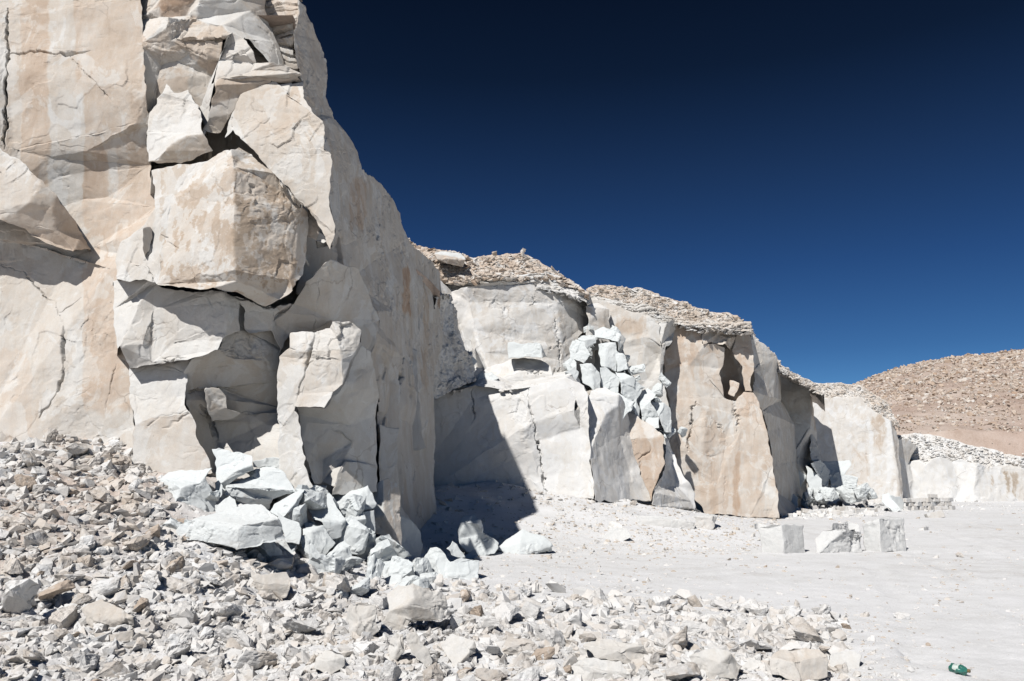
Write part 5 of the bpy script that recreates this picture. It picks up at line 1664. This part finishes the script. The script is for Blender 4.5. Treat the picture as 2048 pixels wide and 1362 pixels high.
# ------------------------------------------------------------------ all the smaller stuff
def sprinkle(name, label, n, poly, smin, smax, pw, seed, st=(.0, .38), wm=(0, .25), dens=None, shapes=CHIPS, tilt=.9, dmin=3.0, sink=.15):
    rs = np.random.RandomState(seed)
    pp = np.array(poly)
    x = rs.uniform(pp[:, 0].min(), pp[:, 0].max(), n * 3); y = rs.uniform(pp[:, 1].min(), pp[:, 1].max(), n * 3)
    k = inside(x, y, poly)
    if dens is not None: k &= rs.rand(len(x)) < dens(x, y)
    x, y = x[k][:n], y[k][:n]
    P, d = hit_ground(x, y, dmin)
    g = np.isfinite(d); P, d = P[g], d[g]
    size = smin * (smax / smin) ** (rs.rand(len(d)) ** pw) * d / FPX
    br = np.clip(.5 + 1.5 * pnoise(P * .5 + 8), 0, 1) * np.clip(np.interp(P[:, 0], [-6, -2], [1, .25]), 0, 1)
    o = scatter_mesh(name, P, size, rs, M_RUB, shapes=shapes, tilt=tilt, stain=st[0] + (st[1] - st[0]) * rs.rand(len(d)) + .12 * br, warm=np.clip(wm[0] + (wm[1] - wm[0]) * rs.rand(len(d)) + .16 * br, 0, 1), sink=sink)
    return tag(o, label, 'rubble', kind='stuff')
sprinkle('rubble_stones', 'fist-sized pale stones packed between the bigger rocks of the rubble', 7000, RUB, 19, 54, 1.4, 31, shapes=MEDS + CHIPS, dens=lambda x, y: np.where((x > 880) & (y < 1230), .55, 1.0))
sprinkle('gravel', 'pale chips and gravel filling the loose rubble', 26000, RUB, 3.5, 13, 1.7, 32)
FLOOR = [(800, 1120), (1000, 1085), (1180, 1040), (1480, 1035), (2120, 1025), (2120, 1420), (1700, 1420), (1690, 1240), (1000, 1175)]
sprinkle('floor_chips', 'scattered chips on the dusty quarry floor', 17000, FLOOR, 3.0, 18, 3.0, 33, (.1, .75), (0, .3), tilt=.5, sink=.3, dens=lambda x, y: np.clip(.25 + 1.1 * pnoise(np.stack([x * .006, y * .02, 0 * x], 1)) + .7 * (x < 1350) * (y > 1100) + .5 * (y > 1230) * (x < 1850), .05, 1))
sprinkle('spilled_stones', 'stones spilled from the rubble edge onto the quarry floor', 1500, [(830, 1120), (1000, 1120), (1300, 1145), (1700, 1190), (1860, 1300), (1880, 1420), (1700, 1420), (1690, 1235), (1400, 1200), (1180, 1190), (870, 1165)], 5, 34, 2.6, 39, (0, .35), (0, .2), dens=lambda x, y: np.clip((y - np.interp(x, [830, 1300, 1700, 1880], [1120, 1145, 1190, 1330])) / 55, .03, 1) * np.interp(x, [1690, 1860], [1, .15]), shapes=MEDS + CHIPS, sink=.2)
SCR = [(990, 970), (1190, 985), (1420, 1022), (1560, 1024), (1560, 1060), (1500, 1110), (1180, 1110), (1000, 1100), (1120, 1030)]
sprinkle('scree', 'buff and pale scree under the middle cliff', 12000, SCR, 3, 20, 2.8, 34, (.05, .6), (.05, .4), tilt=.7, sink=.3)
sprinkle('shaded_scree', 'dark rubble lying in the shadowed recess at the cliff foot', 2600, [(790, 940), (985, 960), (1130, 985), (1130, 1040), (1060, 1085), (850, 1120)], 4, 26, 2.6, 35, (.1, .5), (0, .3), sink=.3)
FAR = [(1555, 1000), (1600, 985), (1810, 990), (1815, 1022), (1740, 1035), (1560, 1040)]
sprinkle('white_debris', 'fresh white debris under the buttress and flat wall', 1500, FAR, 4, 30, 2.2, 36, (0, .15), (0, .05), sink=.25)
sprinkle('far_debris', 'small pale debris along the foot of the low white wall', 900, [(1800, 1002), (2120, 1000), (2120, 1022), (1800, 1030)], 2, 16, 3, 37, (0, .3), (0, .1), sink=.3)
sprinkle('white_chips', 'fresh white fragments among the boulders of the pile', 1500, [(320, 1000), (620, 1080), (840, 1120), (840, 1175), (700, 1160), (560, 1110), (420, 1090)], 6, 26, 1.8, 38, (0, .12), (0, .05), sink=.2)
# a few stones out on the open floor, and the little cairn on the skyline
for (px, py, w, kd, lab) in [(1800, 1238, 46, 'pale', 'white stone alone on the open floor with a small dark shadow side'), (1855, 1292, 22, 'brown', 'small brown-edged stone half sunk in the floor dust'), (1700, 1195, 16, 'buff', 'tiny buff stone on the open floor below the rounded cut boulder'), (1918, 1114, 30, 'buff', 'flat buff stone on the floor right of the tallest cut block'), (1920, 1206, 16, 'buff', 'small grey stone in the middle of the open floor'),
                              (1190, 985, 34, 'pale', 'white rounded stone at the foot of the ledge corner'), (1268, 1012, 26, 'buff', 'buff stone on the scree below the orange wedge'), (1330, 1004, 44, 'buff', 'squarish buff stone at the tip of the orange wedge'), (1230, 1060, 50, 'pale', 'pale stone on the lit scree near the shadow tip')]:
    P, d = hit_ground(np.array([px * 1.0]), np.array([py * 1.0]))
    if not np.isfinite(d[0]): continue
    o = bpy.data.objects.new('rock', KINDS[kd][rs.randint(12)])
    s = w * d[0] / FPX
    o.location = P[0] + np.array([0, 0, s * .15]); o.scale = (s, s, s); o.rotation_euler = (0, 0, rs.uniform(0, 6))
    COL.objects.link(o); tag(o, lab, 'rock')
# ------------------------------------------------------------------ crushed green plastic bottle
mb, n_, b2 = mat_new('green_plastic')
b2.inputs['Base Color'].default_value = (.06, .27, .21, 1); b2.inputs['Roughness'].default_value = .18
b2.inputs['Specular IOR Level'].default_value = .6; b2.inputs['Transmission Weight'].default_value = .55
ml, n_, b3 = mat_new('faded_label')
b3.inputs['Base Color'].default_value = (.50, .56, .52, 1); b3.inputs['Roughness'].default_value = .4
mc, n_, b4 = mat_new('brown_cap')
b4.inputs['Base Color'].default_value = (.16, .12, .06, 1); b4.inputs['Roughness'].default_value = .5
P, d = hit_ground(np.array([1917.]), np.array([1348.]))
def lathe(profile, seg, sq=1.0, crush=0.0, seed=0):
    V, F = [], []
    for i, (z, r) in enumerate(profile):
        for k in range(seg):
            a = 2 * math.pi * k / seg
            V.append((r * math.cos(a), r * math.sin(a) * sq, z))
    for i in range(len(profile) - 1):
        for k in range(seg):
            a, b = i * seg + k, i * seg + (k + 1) % seg
            c, e = b + seg, a + seg
            F += [(a, b, c), (a, c, e)]
    V = np.array(V)
    V = V + crush * np.stack([pnoise(V * 22 + seed), pnoise(V * 22 + 9 + seed), pnoise(V * 22 + 30 + seed)], 1) + 1.3 * crush * np.stack([pnoise(V * 9 + 70), pnoise(V * 9 + 80), 0 * V[:, 0]], 1)
    return V, np.array(F)
bt = empty('plastic_bottle', P[0], 'crushed green plastic bottle lying on the open floor at the bottom right', 'bottle')
cy, sy = math.cos(1.0), math.sin(1.0)
def lay(V, x0=0, dz=.055):
    # bottle axis along the ground, turned towards the viewer
    W = np.stack([V[:, 2] * cy + V[:, 0] * sy, -V[:, 2] * sy * 1.0 + V[:, 0] * cy, V[:, 1] + dz], 1)
    return (W - np.array([0, 0, 0])) * .92 + np.array(P[0])
pr = [(-.09, .001), (-.09, .035), (-.08, .052), (-.05, .056), (-.03, .05), (0, .057), (.03, .05), (.06, .055), (.085, .042), (.105, .02), (.115, .014), (.12, .001)]
pr2 = []
for (a, b), (c, e) in zip(pr[:-1], pr[1:]):
    for t in (0, .33, .66): pr2.append((a + (c - a) * t, b + (e - b) * t))
V, F = lathe(pr2 + [pr[-1]], 40, .85, .016)
make_obj('body', lay(V), F, mb, bt)
V, F = lathe([(-.03, .0585), (-.02, .0592), (0, .0595), (.02, .0592), (.03, .0585)], 24, .85, .012, 4)
k = V[F].mean(1)[:, 1] > .0
make_obj('label_wrap', lay(V * np.array([1.03, 1.03, 1])), F[k], ml, bt)
V, F = lathe([(.108, .001), (.108, .018), (.114, .019), (.130, .019), (.134, .017), (.134, .001)], 20, 1, .002)
make_obj('cap', lay(V), F, mc, bt)
# ------------------------------------------------------------------ cairn and single stones on the skyline
for (px, py, d, w, lab) in [(1045, 503, 39.2, 20, 'top stone of the little cairn on the skyline above the back wall'), (1047, 511, 38.2, 24, 'base stone of the little cairn on the skyline above the back wall'), (989, 507, 38.4, 18, 'lone brown stone standing on the skyline left of the cairn'), (1105, 536, 38, 14, 'small stone on the skyline right of the cairn')]:
    o = bpy.data.objects.new('rock', KINDS['brown' if w < 19 else 'buff'][rs.randint(12)])
    s = w * d / FPX
    o.location = P3(px, py, d); o.scale = (s, s, s * 1.2); o.rotation_euler = (.2, .1, rs.uniform(0, 6))
    COL.objects.link(o); tag(o, lab, 'rock')
boulder(B_, 'large flat pale stone perched at the left end of the rubble-topped back wall', B_, 'a 866 508; b 884 503; c 920 506; d 932 520; e 925 530; f 900 528; g 872 518; h 905 514', 'a b c d h | -6 40 | .1 .2\na h d e f g | 14 -14 | .5 .5', 36.6, 1.5)
